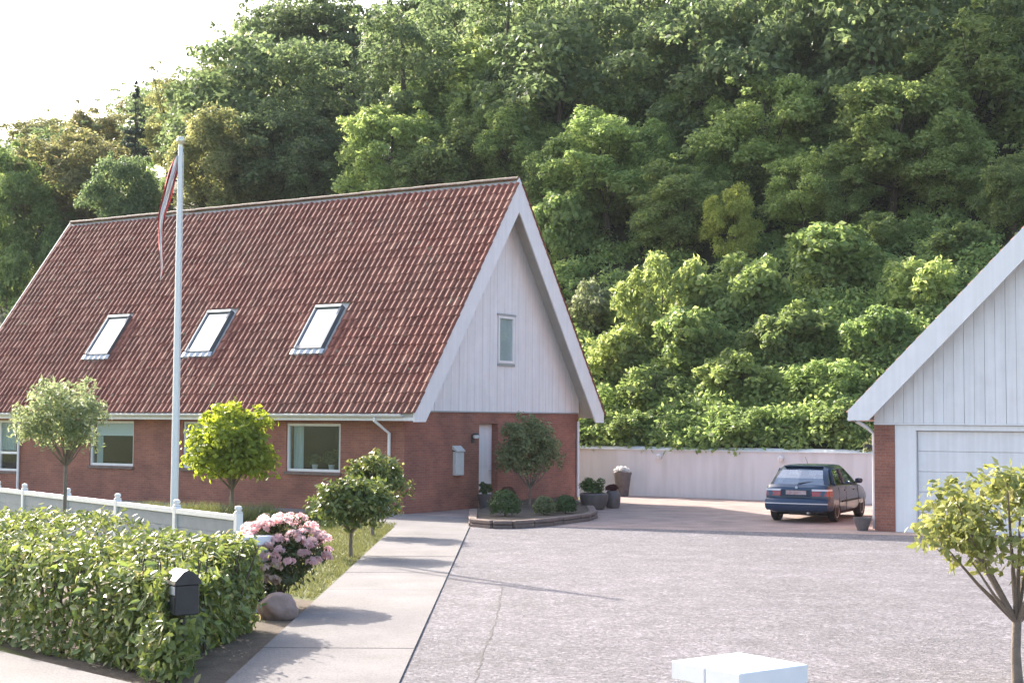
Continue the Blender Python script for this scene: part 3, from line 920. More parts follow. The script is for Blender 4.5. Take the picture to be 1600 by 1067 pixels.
# roof
ydir = lambda p, q, d: (p, d, q)
GF = GY0 - 0.42
groof = MB().prism([(GX0 - GOX + .02, GE - 0.02), (GR, GRZ - 0.04), (GX1 + GOX - .02, GE - 0.02), (GX1 + GOX - .02, GE - 0.13), (GR, GRZ - 0.17), (GX0 - GOX + .02, GE - 0.13)], ydir, GF + 0.04, GY1 + 0.3).build('roof', M['soffit'], gar)
for side in (0, 1):
    f = lambda x: x if not side else 2 * GR - x
    zb = 2.56
    poly = [(f(GX0 - GOX), zb), (f(GX0 - GOX), GE + 0.03), (f(GR - .001), GRZ + 0.03), (f(GR - .001), GRZ - 0.68), (f(GR - (GRZ - 0.68 - zb)), zb)]
    MB().prism(poly, ydir, GF - 0.005, GF + 0.035).build('bargeboard', M['white'], gar)
gl = math.hypot(GR - GX0 + GOX, GRZ - GE)
gvs, gfs = [], []
kk = 0
for i in range(int((GY1 + 0.3 - GF) / TW)):
    for j in range(int(gl / TG)):
        m4 = np.array(Matrix.Translation((GX0 - GOX + (j * TG - .04) * math.cos(R(45)), GY1 + 0.28 - i * TW, GE + (j * TG - .04) * math.sin(R(45)) - 0.005)) @ Matrix.Rotation(-math.pi / 2, 4, 'Z') @ Matrix.Rotation(R(45), 4, 'X'))
        gvs.append((base @ m4.T)[:, :3]); gfs.append(fa + kk * len(base)); kk += 1
nL = len(gvs)
for k in range(nL):                                        # right slope
    q = gvs[k].copy(); q[:, 0] = 2 * GR - q[:, 0]
    gvs.append(q); gfs.append(fa[:, ::-1] + kk * len(base)); kk += 1
gt = link('tiles', npmesh('garage_tiles', np.concatenate(gvs), np.concatenate(gfs), M['tile']), groof)
gt['kind'] = 'stuff'
mb = MB().tube([(GX0 - GOX + .02, GF + 0.03, GE - 0.16), (GX0 - GOX + .02, GY1 + 0.25, GE - 0.16)], 0.055, 8); mb.build('gutter', M['zinc'], gar, True)
MB().tube([(GX0 - GOX + .08, GY0 - 0.1, GE - 0.2), (GX0 - 0.2, GY0 + 0.1, GE - 0.36), (GX0 - 0.055, GY0 + 0.14, GE - 0.5), (GX0 - 0.055, GY0 + 0.14, 0.05)], 0.045, 10).build('downpipe', M['white'], gar, True)

# ------------------------------------------------------------------ foliage
def unit(v): return v / np.maximum(np.linalg.norm(v, axis=-1, keepdims=True), 1e-9)

def leaves(P, N, ln, wd, rg, droop=0.0, spread=0.7):
    """one diamond leaf per point; N = facing; returns verts, faces"""
    n = len(P)
    N = unit(N + rg.normal(0, spread, (n, 3)))
    T = unit(np.cross(N, rg.normal(0, 1, (n, 3))))
    T[:, 2] -= droop
    T = unit(T)
    B = unit(np.cross(N, T))
    L = (ln * rg.uniform(0.6, 1.25, n))[:, None]; Wd = (wd * rg.uniform(0.6, 1.25, n))[:, None]
    bend = N * (L * 0.10)
    V = np.stack([P - T * L * .5, P + B * Wd * .5 + bend, P + T * L * .5, P - B * Wd * .5 + bend], 1)
    return V.reshape(-1, 3), np.arange(4 * n).reshape(n, 4)

def clump_leaves(centers, radii, per, ln, wd, rg, flat=1.0, up=0.5, spread=0.7, droop=0.0, inner=0.55):
    Ps, Ns = [], []
    for c, r in zip(centers, radii):
        k = int(per * (r / radii.mean()) ** 2) + 3
        d = unit(rg.normal(0, 1, (k, 3)))
        d[:, 2] = np.where(d[:, 2] < -0.45, -d[:, 2], d[:, 2])
        rr = r * rg.uniform(inner, 1.0, (k, 1)) ** 0.7
        p = d * rr * rg.uniform(0.75, 1.32, (k, 1)); p[:, 2] *= flat
        Ps.append(c + p)
        Ns.append(d + np.array([0, 0, up]))
    return leaves(np.concatenate(Ps), unit(np.concatenate(Ns)), ln, wd, rg, droop, spread)

def crown_clumps(rg, n, rx, rz, cz, rmin, rmax, shape='dome', core=0.25):
    """clump centres through a crown; 'dome', 'layer' (beech shelves), 'column', 'cone'"""
    C, Rr = [], []
    while len(C) < n:
        d = unit(rg.normal(0, 1, 3)); t = rg.uniform(core, 1.0) ** 0.45
        p = d * t
        if shape == 'dome' and p[2] < -0.75: continue
        if shape == 'cone':
            h = rg.uniform(0, 1); a = rg.uniform(0, 2 * np.pi); q = (1 - h) * rg.uniform(.5, 1) ** .5
            p = np.array([q * np.cos(a), q * np.sin(a), h * 2 - 1])
        c = np.array([p[0] * rx, p[1] * rx, p[2] * rz + cz])
        k = 1 + 0.22 * np.sin(3.1 * d[0] * 2 + n) * np.cos(2.7 * d[1] * 2) + 0.15 * np.sin(5 * d[2] + d[0] * 4)
        c[:2] *= k
        if shape == 'dome' and len(C) % 6 == 5:                # a shoot standing out of the outline
            c = np.array([d[0] * rx * 1.22, d[1] * rx * 1.22, abs(d[2]) * rz * 1.22 + cz]); C.append(c); Rr.append(rmin * rg.uniform(.5, .8)); continue
        C.append(c); Rr.append(rg.uniform(rmin, rmax) * (1.0 if shape != 'cone' else 0.12 + 1.0 * (1 - (p[2] + 1) / 2)))
    return np.array(C), np.array(Rr)

def trunk_mesh(name, rg, h, r, centers, m, limbs=9, cz=0.4, lean=0.0):
    mb = MB()
    top = Vector((lean * h, rg.uniform(-.04, .04) * h, h))
    path = []
    n = 7
    for i in range(n):
        t = i / (n - 1)
        path.append(Vector((top.x * t + rg.uniform(-.02, .02) * h * t, top.y * t + rg.uniform(-.02, .02) * h * t, h * t)))
    mb.tube(path, [r * (1.35 if i == 0 else 1) * (1 - 0.8 * i / (n - 1)) for i in range(n)], 8)
    idx = rg.permutation(len(centers))[:limbs]
    for k in idx:
        c = Vector(centers[k])
        z = max(h * cz * 0.6, min(h * 0.9, c.z * rg.uniform(.45, .75)))
        t = z / h
        a = path[min(n - 1, int(t * (n - 1)))].lerp(path[min(n - 1, int(t * (n - 1)) + 1)], t * (n - 1) % 1)
        mid = a.lerp(c, 0.5) + Vector((rg.uniform(-.1, .1), rg.uniform(-.1, .1), -0.06 * h))
        rb = r * (1 - 0.8 * t) * 0.55
        mb.tube([a, a.lerp(mid, .5), mid, c], [rb, rb * .8, rb * .6, rb * .2], 6)
    return mb.mesh(name, m, True)

PROTO = {}
def proto(key, seed, kind):
    rg = np.random.default_rng(seed)
    if kind == 'broad':        # unit: 3 m crown radius, 8 m tall
        C, Rr = crown_clumps(rg, 84, 2.45, 3.35, 4.25, 0.42, 0.95)
        V, F = clump_leaves(C, Rr, 250, 0.23, 0.13, rg, flat=0.95, up=0.7)
        h, rx, r, cz = 8.0, 3.0, 0.17, 0.35
    elif kind == 'beech':
        C, Rr = crown_clumps(rg, 80, 3.3, 5.0, 7.6, 0.6, 1.25)
        V, F = clump_leaves(C, Rr, 250, 0.26, 0.15, rg, flat=0.62, up=0.8, spread=0.65)
        h, rx, r, cz = 13.0, 4.0, 0.27, 0.35
    elif kind == 'feather':
        C, Rr = crown_clumps(rg, 85, 2.2, 3.2, 4.5, 0.35, 0.75)
        V, F = clump_leaves(C, Rr, 190, 0.27, 0.10, rg, flat=1.15, up=0.6, droop=0.2)
        h, rx, r, cz = 8.0, 2.6, 0.14, 0.3
    elif kind == 'conifer':
        C, Rr = crown_clumps(rg, 120, 1.9, 6.6, 7.2, 0.4, 0.8, 'cone')
        V, F = clump_leaves(C, Rr, 85, 0.36, 0.10, rg, flat=0.6, up=0.2, droop=0.5)
        h, rx, r, cz = 14.0, 2.3, 0.2, 0.1
    elif kind == 'shrub':      # 1.5 m radius, 2.2 m tall
        C, Rr = crown_clumps(rg, 36, 1.15, 0.85, 1.05, 0.26, 0.5)
        V, F = clump_leaves(C, Rr, 110, 0.20, 0.12, rg, flat=0.9, up=0.6)
        h, rx, r, cz = 2.2, 1.45, 0.05, 0.15
    elif kind == 'loose':
        C, Rr = crown_clumps(rg, 44, 1.15, 1.0, 1.15, 0.2, 0.42)
        V, F = clump_leaves(C, Rr, 85, 0.24, 0.10, rg, flat=1.3, up=0.5, droop=-0.3)
        h, rx, r, cz = 2.4, 1.4, 0.05, 0.12
    PROTO[key] = dict(V=V, F=F, h=h, rx=rx, trunk=trunk_mesh('trunk', rg, h * 0.86, r, C, M['bark'], 10 if h > 4 else 7, cz), crowns={}, kind=kind)
for i in range(3): proto('broad%d' % i, 10 + i, 'broad')
for i in range(3): proto('beech%d' % i, 20 + i, 'beech')
for i in range(2): proto('feather%d' % i, 30 + i, 'feather')
proto('conifer0', 40, 'conifer')
for i in range(3): proto('shrub%d' % i, 50 + i, 'shrub')
for i in range(2): proto('loose%d' % i, 60 + i, 'loose')

def crown_me(key, m):
    p = PROTO[key]
    if m not in p['crowns']:
        p['crowns'][m] = npmesh('crown', p['V'], p['F'], LM[m])
    return p['crowns'][m]

K0 = HC[0] * math.sin(TH) + HC[1] * math.cos(TH)
def slope_spot(px, a):
    """point of the slope a metres behind the house front, seen in picture column px"""
    k = (px - 800) / FPX
    Y = (a + K0) / (k * math.sin(TH) + math.cos(TH))
    X = k * Y
    b = (X - HC[0]) * math.cos(TH) - (Y - HC[1]) * math.sin(TH)
    return X, Y, hill(a, b)
HOR = lambda px: 657.6 + 0.0056 * (px - 800)
trg = random.Random(99)
def plant(px, ytop, wpx, a, key, m, name, label, cat, group, sink=0.1):
    X, Y, z = slope_spot(px, a)
    zt = 2.5 + (HOR(px) - ytop) / FPX * Y
    h = max(zt - z, 1.0)
    w = wpx / FPX * Y / 2
    p = PROTO[key]
    t = thing(name, label, cat, (X, Y, z - sink), trg.uniform(0, 6.28), group)
    q = trg.uniform(.86, 1.16)
    t.scale = (w / p['rx'] * q, w / p['rx'] / q, (h + sink) / p['h'])
    t.rotation_euler = (trg.uniform(-.07, .07), trg.uniform(-.07, .07), t.rotation_euler[2])
    link('trunk', p['trunk'], t)
    c = link('crown', crown_me(key, m), t)
    return t

TREES = [
 # light trees in front
 (605, 150, 190, 28, 'broad0', 'light', 'light green broadleaf tree rising behind the middle of the tiled roof'),
 (700, 195, 170, 27.5, 'broad1', 'mid', 'green broadleaf tree right of the light one behind the roof ridge'),
 (785, 48, 250, 34, 'broad2', 'light', 'tall pale green tree high on the slope above the roof peak'),
 (880, 205, 150, 27, 'broad0', 'mid', 'mid green tree just right of the roof peak'),
 (950, 170, 200, 26.5, 'feather0', 'light', 'feathery pale green tree with pointed top right of the gable'),
 (1015, 82, 190, 33, 'broad1', 'mid', 'green tree high on the slope above the feathery tree'),
 (1150, 45, 170, 35, 'broad0', 'light', 'bright green upright tree near the top of the slope'),
 (1195, 112, 230, 29, 'broad2', 'light', 'broad light green tree at the middle of the slope'),
 (1065, 250, 160, 25, 'broad1', 'mid', 'rounded mid green tree left of the yellow sapling'),
 (1395, 98, 250, 27.5, 'broad0', 'light', 'large round bright green tree above the garage roof'),
 (1535, 18, 250, 31, 'feather1', 'light', 'tall pale olive tree above the garage at the right edge'),
 (1290, 150, 170, 30, 'broad1', 'mid', 'mid green tree left of the large round tree over the garage'),
 (1150, 286, 85, 24.0, 'feather0', 'sapling', 'small yellow green sapling standing out against dark trunks'),
 (820, 165, 140, 29, 'feather1', 'mid', 'narrow green tree directly behind the roof peak'),
 (1085, 145, 140, 31, 'feather1', 'mid', 'narrow green tree between the rounded tree and the bright upright tree'),
 (1255, 225, 150, 26.5, 'broad0', 'light', 'light green tree right above the large dome shaped shrub'),
 (1010, 190, 130, 28, 'broad2', 'light', 'small light green tree behind the feathery tree right of the gable'),
 (1130, 205, 120, 27.5, 'feather0', 'mid', 'mid green tree directly above the yellow sapling'),
 (1485, 195, 160, 27, 'broad2', 'light', 'light green tree between the large round tree and the garage peak'),
 (1320, 240, 110, 26, 'feather1', 'mid', 'small green tree under the left side of the large round tree'),
 (745, 130, 130, 30, 'feather0', 'light', 'pale pointed tree above the roof left of the peak'),
 (1235, 60, 150, 36, 'broad1', 'mid', 'green tree on the upper slope right of the bright upright tree'),
 (930, 60, 130, 37, 'feather1', 'mid', 'green pointed tree on the upper slope above the gable'),
 (660, 120, 110, 32, 'feather1', 'mid', 'slim green tree above the roof between two light trees'),
 (1590, 230, 120, 25, 'broad1', 'mid', 'green tree behind the garage peak at the right edge'),
 # dark wood behind
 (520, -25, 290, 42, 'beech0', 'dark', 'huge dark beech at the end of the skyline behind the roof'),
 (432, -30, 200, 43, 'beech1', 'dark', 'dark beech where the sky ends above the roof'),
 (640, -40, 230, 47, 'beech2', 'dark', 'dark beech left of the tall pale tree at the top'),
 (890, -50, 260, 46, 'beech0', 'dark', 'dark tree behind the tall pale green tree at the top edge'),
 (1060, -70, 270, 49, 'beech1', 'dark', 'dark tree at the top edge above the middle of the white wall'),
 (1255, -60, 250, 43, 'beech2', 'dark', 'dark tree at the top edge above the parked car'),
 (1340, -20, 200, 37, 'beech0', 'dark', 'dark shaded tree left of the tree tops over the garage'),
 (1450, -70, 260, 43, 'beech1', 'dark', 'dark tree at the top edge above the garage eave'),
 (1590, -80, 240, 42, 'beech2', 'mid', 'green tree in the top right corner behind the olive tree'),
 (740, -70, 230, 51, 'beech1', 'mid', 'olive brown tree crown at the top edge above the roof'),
 # left side
 (335, 92, 150, 37, 'beech0', 'olive', 'olive tree on the skyline right of the flagpole top'),
 (262, 96, 110, 38, 'beech1', 'olive', 'olive skyline tree between the flagpole and the dark conifer'),
 (208, 112, 95, 30, 'conifer0', 'conifer', 'dark narrow conifer on the skyline left of the flagpole'),
 (150, 138, 130, 37, 'beech2', 'olive', 'olive tree on the skyline left of the dark conifer'),
 (60, 180, 150, 38, 'beech0', 'olive', 'low olive tree on the skyline at the left edge'),
 (110, 195, 190, 29, 'feather0', 'olive', 'pale olive spreading tree above the left end of the roof'),
 (25, 235, 150, 26, 'broad1', 'mid', 'dark green tree at the left edge beside the roof'),
 (175, 235, 130, 24, 'broad2', 'dark', 'dark green tree behind the left end of the ridge'),
 (330, 170, 170, 27, 'feather1', 'olive', 'olive green tree just right of the hanging pennant'),
 (420, 150, 200, 29, 'broad0', 'dark', 'dark green tree behind the ridge right of the flagpole'),
 (500, 200, 170, 30, 'broad1', 'dark', 'dark tree left of the light tree behind the ridge'),
 (229, 252, 42, 27, 'feather0', 'mid', 'slender pale green tree between pennant and dark tree'),
]
for px, yt, w, a, key, m, lab in TREES:
    cone = key.startswith('conifer')
    plant(px, yt, w, a, key, m, 'conifer_tree' if cone else 'deciduous_tree', lab, 'tree', 'trees on the hillside')

SHRUBS = [
 (1300, 350, 190, 18.3, 'shrub0', 'light', 'large dome shaped pale green shrub on the slope above the car'),
 (1155, 388, 160, 17.2, 'shrub1', 'light', 'wide shrub on the slope below the yellow sapling'),
 (1030, 402, 130, 16.6, 'loose1', 'light', 'loose pale shrub on the slope left of the wide shrub'),
 (1440, 402, 140, 17.2, 'loose0', 'light', 'pale green shrub with upright shoots left of the garage roof'),
 (925, 432, 90, 17.0, 'shrub2', 'silver', 'grey green shrub with pale flower heads beside the gable'),
 (1500, 345, 130, 19.0, 'shrub1', 'mid', 'shrub with flat bright top above the garage bargeboard'),
 (1375, 335, 120, 19.6, 'loose1', 'mid', 'shrub in front of the dark trunks above the garage eave'),
 (1235, 470, 150, 15.8, 'shrub2', 'mid', 'mid green bush half way down the slope above the car'),
 (1085, 480, 150, 15.7, 'shrub0', 'mid', 'mid green bush half way down the slope left of the car'),
 (955, 500, 120, 15.4, 'shrub1', 'light', 'bush on the slope next to the bargeboard of the house'),
 (1370, 480, 130, 15.6, 'shrub0', 'mid', 'bush on the slope close to the garage bargeboard'),
 (1160, 545, 140, 14.7, 'shrub2', 'light', 'low bush on the slope straight above the left wall lamp'),
 (1290, 560, 140, 14.5, 'loose0', 'light', 'low bush on the slope above the car roof'),
 (1020, 570, 140, 14.4, 'shrub1', 'mid', 'low bush on the slope above the tall tapered pot'),
 (935, 605, 80, 13.7, 'loose1', 'light', 'bright bush over the white wall touching the house bargeboard'),
 (985, 640, 110, 13.35, 'loose0', 'light', 'bright fern like bush on top of the white wall near the house'),
 (1180, 640, 120, 13.4, 'loose1', 'mid', 'fern like bush hanging over the white wall left of the car'),
 (1320, 625, 110, 13.5, 'shrub2', 'mid', 'bush on top of the white wall beside the garage eave'),
 (880, 300, 110, 19.5, 'shrub0', 'mid', 'tall bush just behind the right slope of the roof'),
 (82, 342, 75, 20.4, 'shrub2', 'mid', 'light green bush touching the left end of the roof ridge'),
 (8, 380, 90, 19.2, 'shrub0', 'mid', 'light green bush at the left edge beside the roof slope'),
]
for px, yt, w, a, key, m, lab in SHRUBS:
    plant(px, yt, w, 12.95 + (a - 12.95) * 1.75, key, m, 'shrub', lab, 'shrub', 'shrubs on the hillside', 0.15)

# the rest of the wood: one mass of trees nobody could count
def skyline(px):
    pts = [(-600, 330), (-200, 240), (0, 203), (60, 195), (130, 165), (200, 128), (260, 105), (330, 90), (362, 60), (380, 5), (395, -60), (2400, -200)]
    for (x0, y0), (x1, y1) in zip(pts, pts[1:]):
        if x0 <= px <= x1: return y0 + (y1 - y0) * (px - x0) / (x1 - x0)
    return 330
fr = np.random.default_rng(5)
allV, allF, off = [], [], 0
tb = MB()
lowp = {}
for k in ('beech0', 'beech1', 'beech2', 'broad2'):
    p = PROTO[k]; sel = fr.permutation(len(p['F']))[:8500]
    V = p['V'].reshape(-1, 4, 3)[sel]; c = V.mean(1, keepdims=True)
    lowp[k] = ((c + (V - c) * 1.25).reshape(-1, 3), p['rx'], p['h'])
for a in (33, 40, 47, 55, 64):
    for px in np.arange(-260, 1860, 95 if a < 50 else 80):
        pxx = px + fr.uniform(-40, 40); aa = a + fr.uniform(-2.5, 2.5)
        X, Y, z = slope_spot(pxx, aa)
        h = fr.uniform(9, 14)
        zmax = 2.5 + (HOR(pxx) - skyline(pxx) - 8) / FPX * Y
        h = min(h, zmax - z)
        if h < 4: continue
        if abs(pxx - 208) < 95 and aa < 46: continue          # the conifer stands free
        k = list(lowp)[fr.integers(4)]
        V, rx, hh = lowp[k]
        an = fr.uniform(0, 6.28); w = fr.uniform(3.2, 4.6) * min(1, h / 9)
        s_ = np.array([w / rx, w / rx, h / hh])
        Q = V * s_
        Q = np.stack([Q[:, 0] * np.cos(an) - Q[:, 1] * np.sin(an), Q[:, 0] * np.sin(an) + Q[:, 1] * np.cos(an), Q[:, 2]], 1) + np.array([X, Y, z - 0.2])
        allV.append(Q); allF.append(np.arange(len(Q)).reshape(-1, 4) + off); off += len(Q)
        tb.tube([(X, Y, z - .3), (X + fr.uniform(-.3, .3), Y, z + h * .45), (X + fr.uniform(-.5, .5), Y, z + h * .85)], [0.24, 0.17, 0.05], 6)
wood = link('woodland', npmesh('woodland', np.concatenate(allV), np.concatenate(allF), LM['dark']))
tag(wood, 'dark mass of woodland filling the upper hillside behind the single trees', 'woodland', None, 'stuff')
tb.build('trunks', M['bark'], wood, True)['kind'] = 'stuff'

# undergrowth on the slope
ug = np.random.default_rng(8)
for nm, m, lab, n, sz in (('undergrowth', 'light', 'pale green bramble and fern undergrowth covering the lower slope', 1300, 1.0),
                          ('undergrowth', 'mid', 'darker green undergrowth mixed through the slope above the white wall', 1100, 1.0)):
    C, Rr = [], []
    for _ in range(n):
        a = 13.05 + abs(ug.normal(0, 8.5)) * (0.12 if _ % 5 == 0 else 1); px = ug.uniform(-60, 1700)
        if a > 44: continue
        X, Y, z = slope_spot(px, a)
        r = ug.uniform(0.35, 0.85) * (0.7 if a < 13.7 else 1)
        C.append((X, Y, z + r * ug.uniform(.1, .7))); Rr.append(r)
    V, F = clump_leaves(np.array(C), np.array(Rr), 130, 0.21, 0.12, ug, flat=0.85, up=0.6)
    tag(link(nm, npmesh(nm, V, F, LM[m])), lab, 'undergrowth', None, 'stuff')

# ------------------------------------------------------------------ garden plants
def gpt(x, y, z=0.0):
    """point at height z under picture point x, y"""
    du, dv = x - 800, y - 533.5
    c, s_ = math.cos(ROLL), math.sin(ROLL)
    u, v = du * c + dv * s_, -du * s_ + dv * c
    X, zc = u / FPX, -v / FPX
    Y, Z = math.cos(PITCH) - zc * math.sin(PITCH), math.sin(PITCH) + zc * math.cos(PITCH)
    t = (z - 2.5) / Z
    return Vector((X * t, Y * t, z))

def standard(name, label, cat, loc, h, cr, cz, ch, m, seed, n=34, per=70, ln=0.11, wd=0.055, tr=0.035, fork=None, flat=1.0, group=None, bark='bark_pale', rc=(0.25, 0.42), up=0.5, droop=0.0, core=0.25):
    """clipped standard tree: stem, branches, ball crown (radius cr, half height ch, centre cz)"""
    rg = np.random.default_rng(seed)
    C, Rr = crown_clumps(rg, n, cr * 0.8, ch * 0.8, cz, rc[0] * cr, rc[1] * cr, core=core)
    V, F = clump_leaves(C, Rr, per, ln, wd, rg, flat=flat, up=up, droop=droop)
    t = thing(name, label, cat, loc, 0, group)
    fk = fork if fork else cz - ch * 0.85
    mb = MB()
    w1, w2 = rg.uniform(-.03, .03, 2)
    mb.tube([(0, 0, -0.05), (w1, w2, fk * .5), (0, 0, fk)], [tr * 1.25, tr, tr * .95], 10)
    mb.build('trunk', M[bark], t, True)
    for k in rg.permutation(len(C))[:min(len(C), 16)]:
        c = Vector(C[k]); a = Vector((0, 0, fk - 0.02))
        mid = a.lerp(c, .5) + Vector((0, 0, -0.05 * ch))
        MB().tube([a, a.lerp(mid, .6), mid, c], [tr * .6, tr * .5, tr * .36, tr * .14], 6).build('branch', M[bark], t, True)
    cr_ = link('crown', npmesh('crown', V, F, LM[m]), t)
    return t

# olive-like standard behind the hedge, yellow green ball tree, two clipped laurels, bed tree, near tree
standard('standard_tree', 'silvery green standard tree with slim stem behind the white fence top', 'tree', (-7.17, 24.0, 0), 3.1, 0.84, 2.43, 0.72, 'silver', 101, 42, 85, 0.13, 0.035, 0.03, fork=1.75, rc=(.2, .36), flat=1.1)
standard('ball_tree', 'bright yellow green ball tree in front of the brick wall', 'tree', (-7.2, 38.5, 0), 2.9, 1.16, 1.72, 1.14, 'yellow', 102, 60, 110, 0.17, 0.10, 0.05, fork=0.7)
standard('clipped_laurel', 'nearer of two clipped laurel standards beside the path', 'laurel', (-2.93, 27.4, 0), 1.4, 0.75, 0.93, 0.48, 'laurel_standard', 103, 46, 75, 0.13, 0.06, 0.035, fork=0.45, group='laurel standards by the path')
standard('clipped_laurel', 'farther clipped laurel standard by the house corner', 'laurel', (-2.98, 32.2, 0), 1.8, 0.70, 1.16, 0.64, 'laurel_standard', 104, 46, 75, 0.13, 0.06, 0.035, fork=0.45, group='laurel standards by the path')
BEDP = HW(1.75, 3.55)
standard('standard_tree', 'grey green round topped standard in the planting bed before the gable', 'tree', (BEDP.x, BEDP.y, 0.12), 2.4, 0.92, 1.50, 1.06, 'bed_tree', 105, 62, 80, 0.13, 0.065, 0.03, fork=0.5)
standard('standard_tree', 'small dome crowned tree with many bare branches at the right foreground', 'tree', (4.90, 14.5, 0), 2.1, 0.95, 1.42, 0.64, 'near_tree', 106, 58, 46, 0.12, 0.058, 0.045, fork=0.60, rc=(.16, .28), core=0.45, bark='bark_pale')

# ------------------------------------------------------------------ laurel hedge with the mailbox
hd = Vector((0.731, -0.682)); hin = Vector((0.682, 0.731))
HCn = Vector((-3.28, 14.35))                     # street corner of the hedge
HH = 1.13
hedge = thing('laurel_hedge', 'thick clipped yellow green laurel hedge along the pavement', 'hedge', (HCn.x, HCn.y, 0), math.atan2(hd.y, hd.x))
# local: -x runs away along the street, +y into the garden
rg = np.random.default_rng(77)
HL, HT = 11.0, 2.75
def hedge_surf(n):
    P, N = [], []
    while len(P) < n:
        f = rg.uniform()
        if f < 0.36:   # street face
            p = np.array([-HL * rg.uniform() ** 1.6, 0, rg.uniform(0.02, 1) * HH]); nn = np.array([0, -1, .25])
        elif f < 0.70: # top
            p = np.array([-HL * rg.uniform() ** 1.5, rg.uniform(0, HT), HH]); nn = np.array([0, 0, 1])
        elif f < 0.95: # end facing the path
            p = np.array([0, rg.uniform(0, HT), rg.uniform(0.02, 1) * HH]); nn = np.array([1, 0, .25])
        else:
            p = np.array([-HL * rg.uniform() ** 1.5, HT, rg.uniform(.4, 1) * HH]); nn = np.array([0, 1, .25])
        # rounded edges, slanted end, uneven growth
        z = p[2] / HH
        p[0] -= 0.81 * p[1]                     # the end runs back along the path
        if 0.70 <= f < 0.95: nn = np.array([.78, .62, .25])
        w = 0.075 * (np.sin(p[0] * 2.3 + 1) + np.sin(p[0] * 5.1 + p[1] * 3) * .6 + np.sin(p[1] * 4.2) * .5 + np.sin(p[2] * 6 + p[0]) * .5)
        p += nn * (w + rg.normal(0, 0.045) - abs(rg.normal(0, .07)))
        if f < 0.95 and not (0.36 <= f < 0.70):
            ins = 0.10 * max(0, (z - .7) / .3) ** 2
            p -= np.array([nn[0], nn[1], 0]) * ins
        p[2] = max(p[2] * (0.83 + 0.19 * min(1, -p[0] / 4.5)), 0.02)
        P.append(p); N.append(nn + np.array([0, 0, .35]))
    return np.array(P), np.array(N)
P, N = hedge_surf(26000)
T_ = rg.normal(0, 1, P.shape)
def lleaves(P, N, rg, ln=0.108, wd=0.046, spread=0.55):
    """pointed laurel leaf: six corners folded along the midrib"""
    n = len(P)
    N = unit(N + rg.normal(0, spread, (n, 3)))
    T = unit(np.cross(N, rg.normal(0, 1, (n, 3)))); T[:, 2] += 0.45; T = unit(T)
    B = unit(np.cross(N, T)); N = np.cross(T, B)
    L = (ln * rg.uniform(.6, 1.2, n))[:, None]; Wd = (wd * rg.uniform(.7, 1.2, n))[:, None]
    k = [(-.5, 0, 0), (-.12, .5, .13), (.22, .42, .10), (.5, 0, -.06), (.22, -.42, .10), (-.12, -.5, .13)]
    V = np.stack([P + T * L * a + B * Wd * b + N * Wd * c for a, b, c in k], 1)
    F = np.arange(6 * n).reshape(n, 6)[:, [0, 1, 2, 3, 0, 3, 4, 5]].reshape(-1, 4)
    return V.reshape(-1, 3), F
kx = rg.uniform(-.2, .36, 420); ky = rg.uniform(-.24, .14, 420)
P2 = np.stack([kx, ky, rg.uniform(.03, .62, 420)], 1)
P = np.concatenate([P, P2]); N = np.concatenate([N, np.tile([.3, -.8, .5], (420, 1))])
V, F = lleaves(P, N, rg)
fo = link('foliage', npmesh('hedge_foliage', V, F, LM['laurel']), hedge); fo['kind'] = 'stuff'
# dark twiggy inside
mb = MB()
for _ in range(150):
    y_ = rg.uniform(.15, HT - .15); x = -HL * rg.uniform() ** 1.4 - .81 * y_ - .15
    x2, y2 = x + rg.uniform(-.25, .25), y_ + rg.uniform(-.25, .25)
    mb.tube([(x, y_, 0), ((x + x2) / 2, (y_ + y2) / 2, .55), (x2, y2, HH * .93)], [0.022, 0.016, 0.006], 5)
mb.build('stems', M['bark'], hedge, True)['kind'] = 'stuff'
# the largest leaves, one by one: shoots on the face towards the street and on the corner
mbl = MB()
lk = [(-.5, 0, 0), (-.12, .5, .13), (.22, .42, .10), (.5, 0, -.06), (.22, -.42, .10), (-.12, -.5, .13)]
mbl.add([(a * .125, b * .052, c * .052) for a, b, c in lk], [(0, 1, 2, 3), (0, 3, 4, 5)])
leaf_me = mbl.mesh('leaf', LM['laurel'])
lr = random.Random(12)
for i in range(260):
    if i < 150: p = Vector((-4.2 * lr.random() ** 1.2, -0.10 - lr.random() * .06, lr.uniform(.08, HH))); nrm = Vector((0, -1, .3))
    else:
        yy = lr.uniform(0, HT); p = Vector((0.06 + lr.random() * .05 - .81 * yy, yy + .05, lr.uniform(.1, HH))); nrm = Vector((.78, .62, .3))
    nrm += Vector((lr.gauss(0, .5), lr.gauss(0, .5), lr.gauss(0, .5)))
    o = link('leaf', leaf_me, hedge); 
    q = nrm.to_track_quat('Z', 'X').to_matrix().to_4x4() @ Matrix.Rotation(lr.uniform(0, 6.28), 4, 'Z')
    o.matrix_local = Matrix.Translation(p) @ q @ Matrix.Scale(lr.uniform(.75, 1.2), 4)

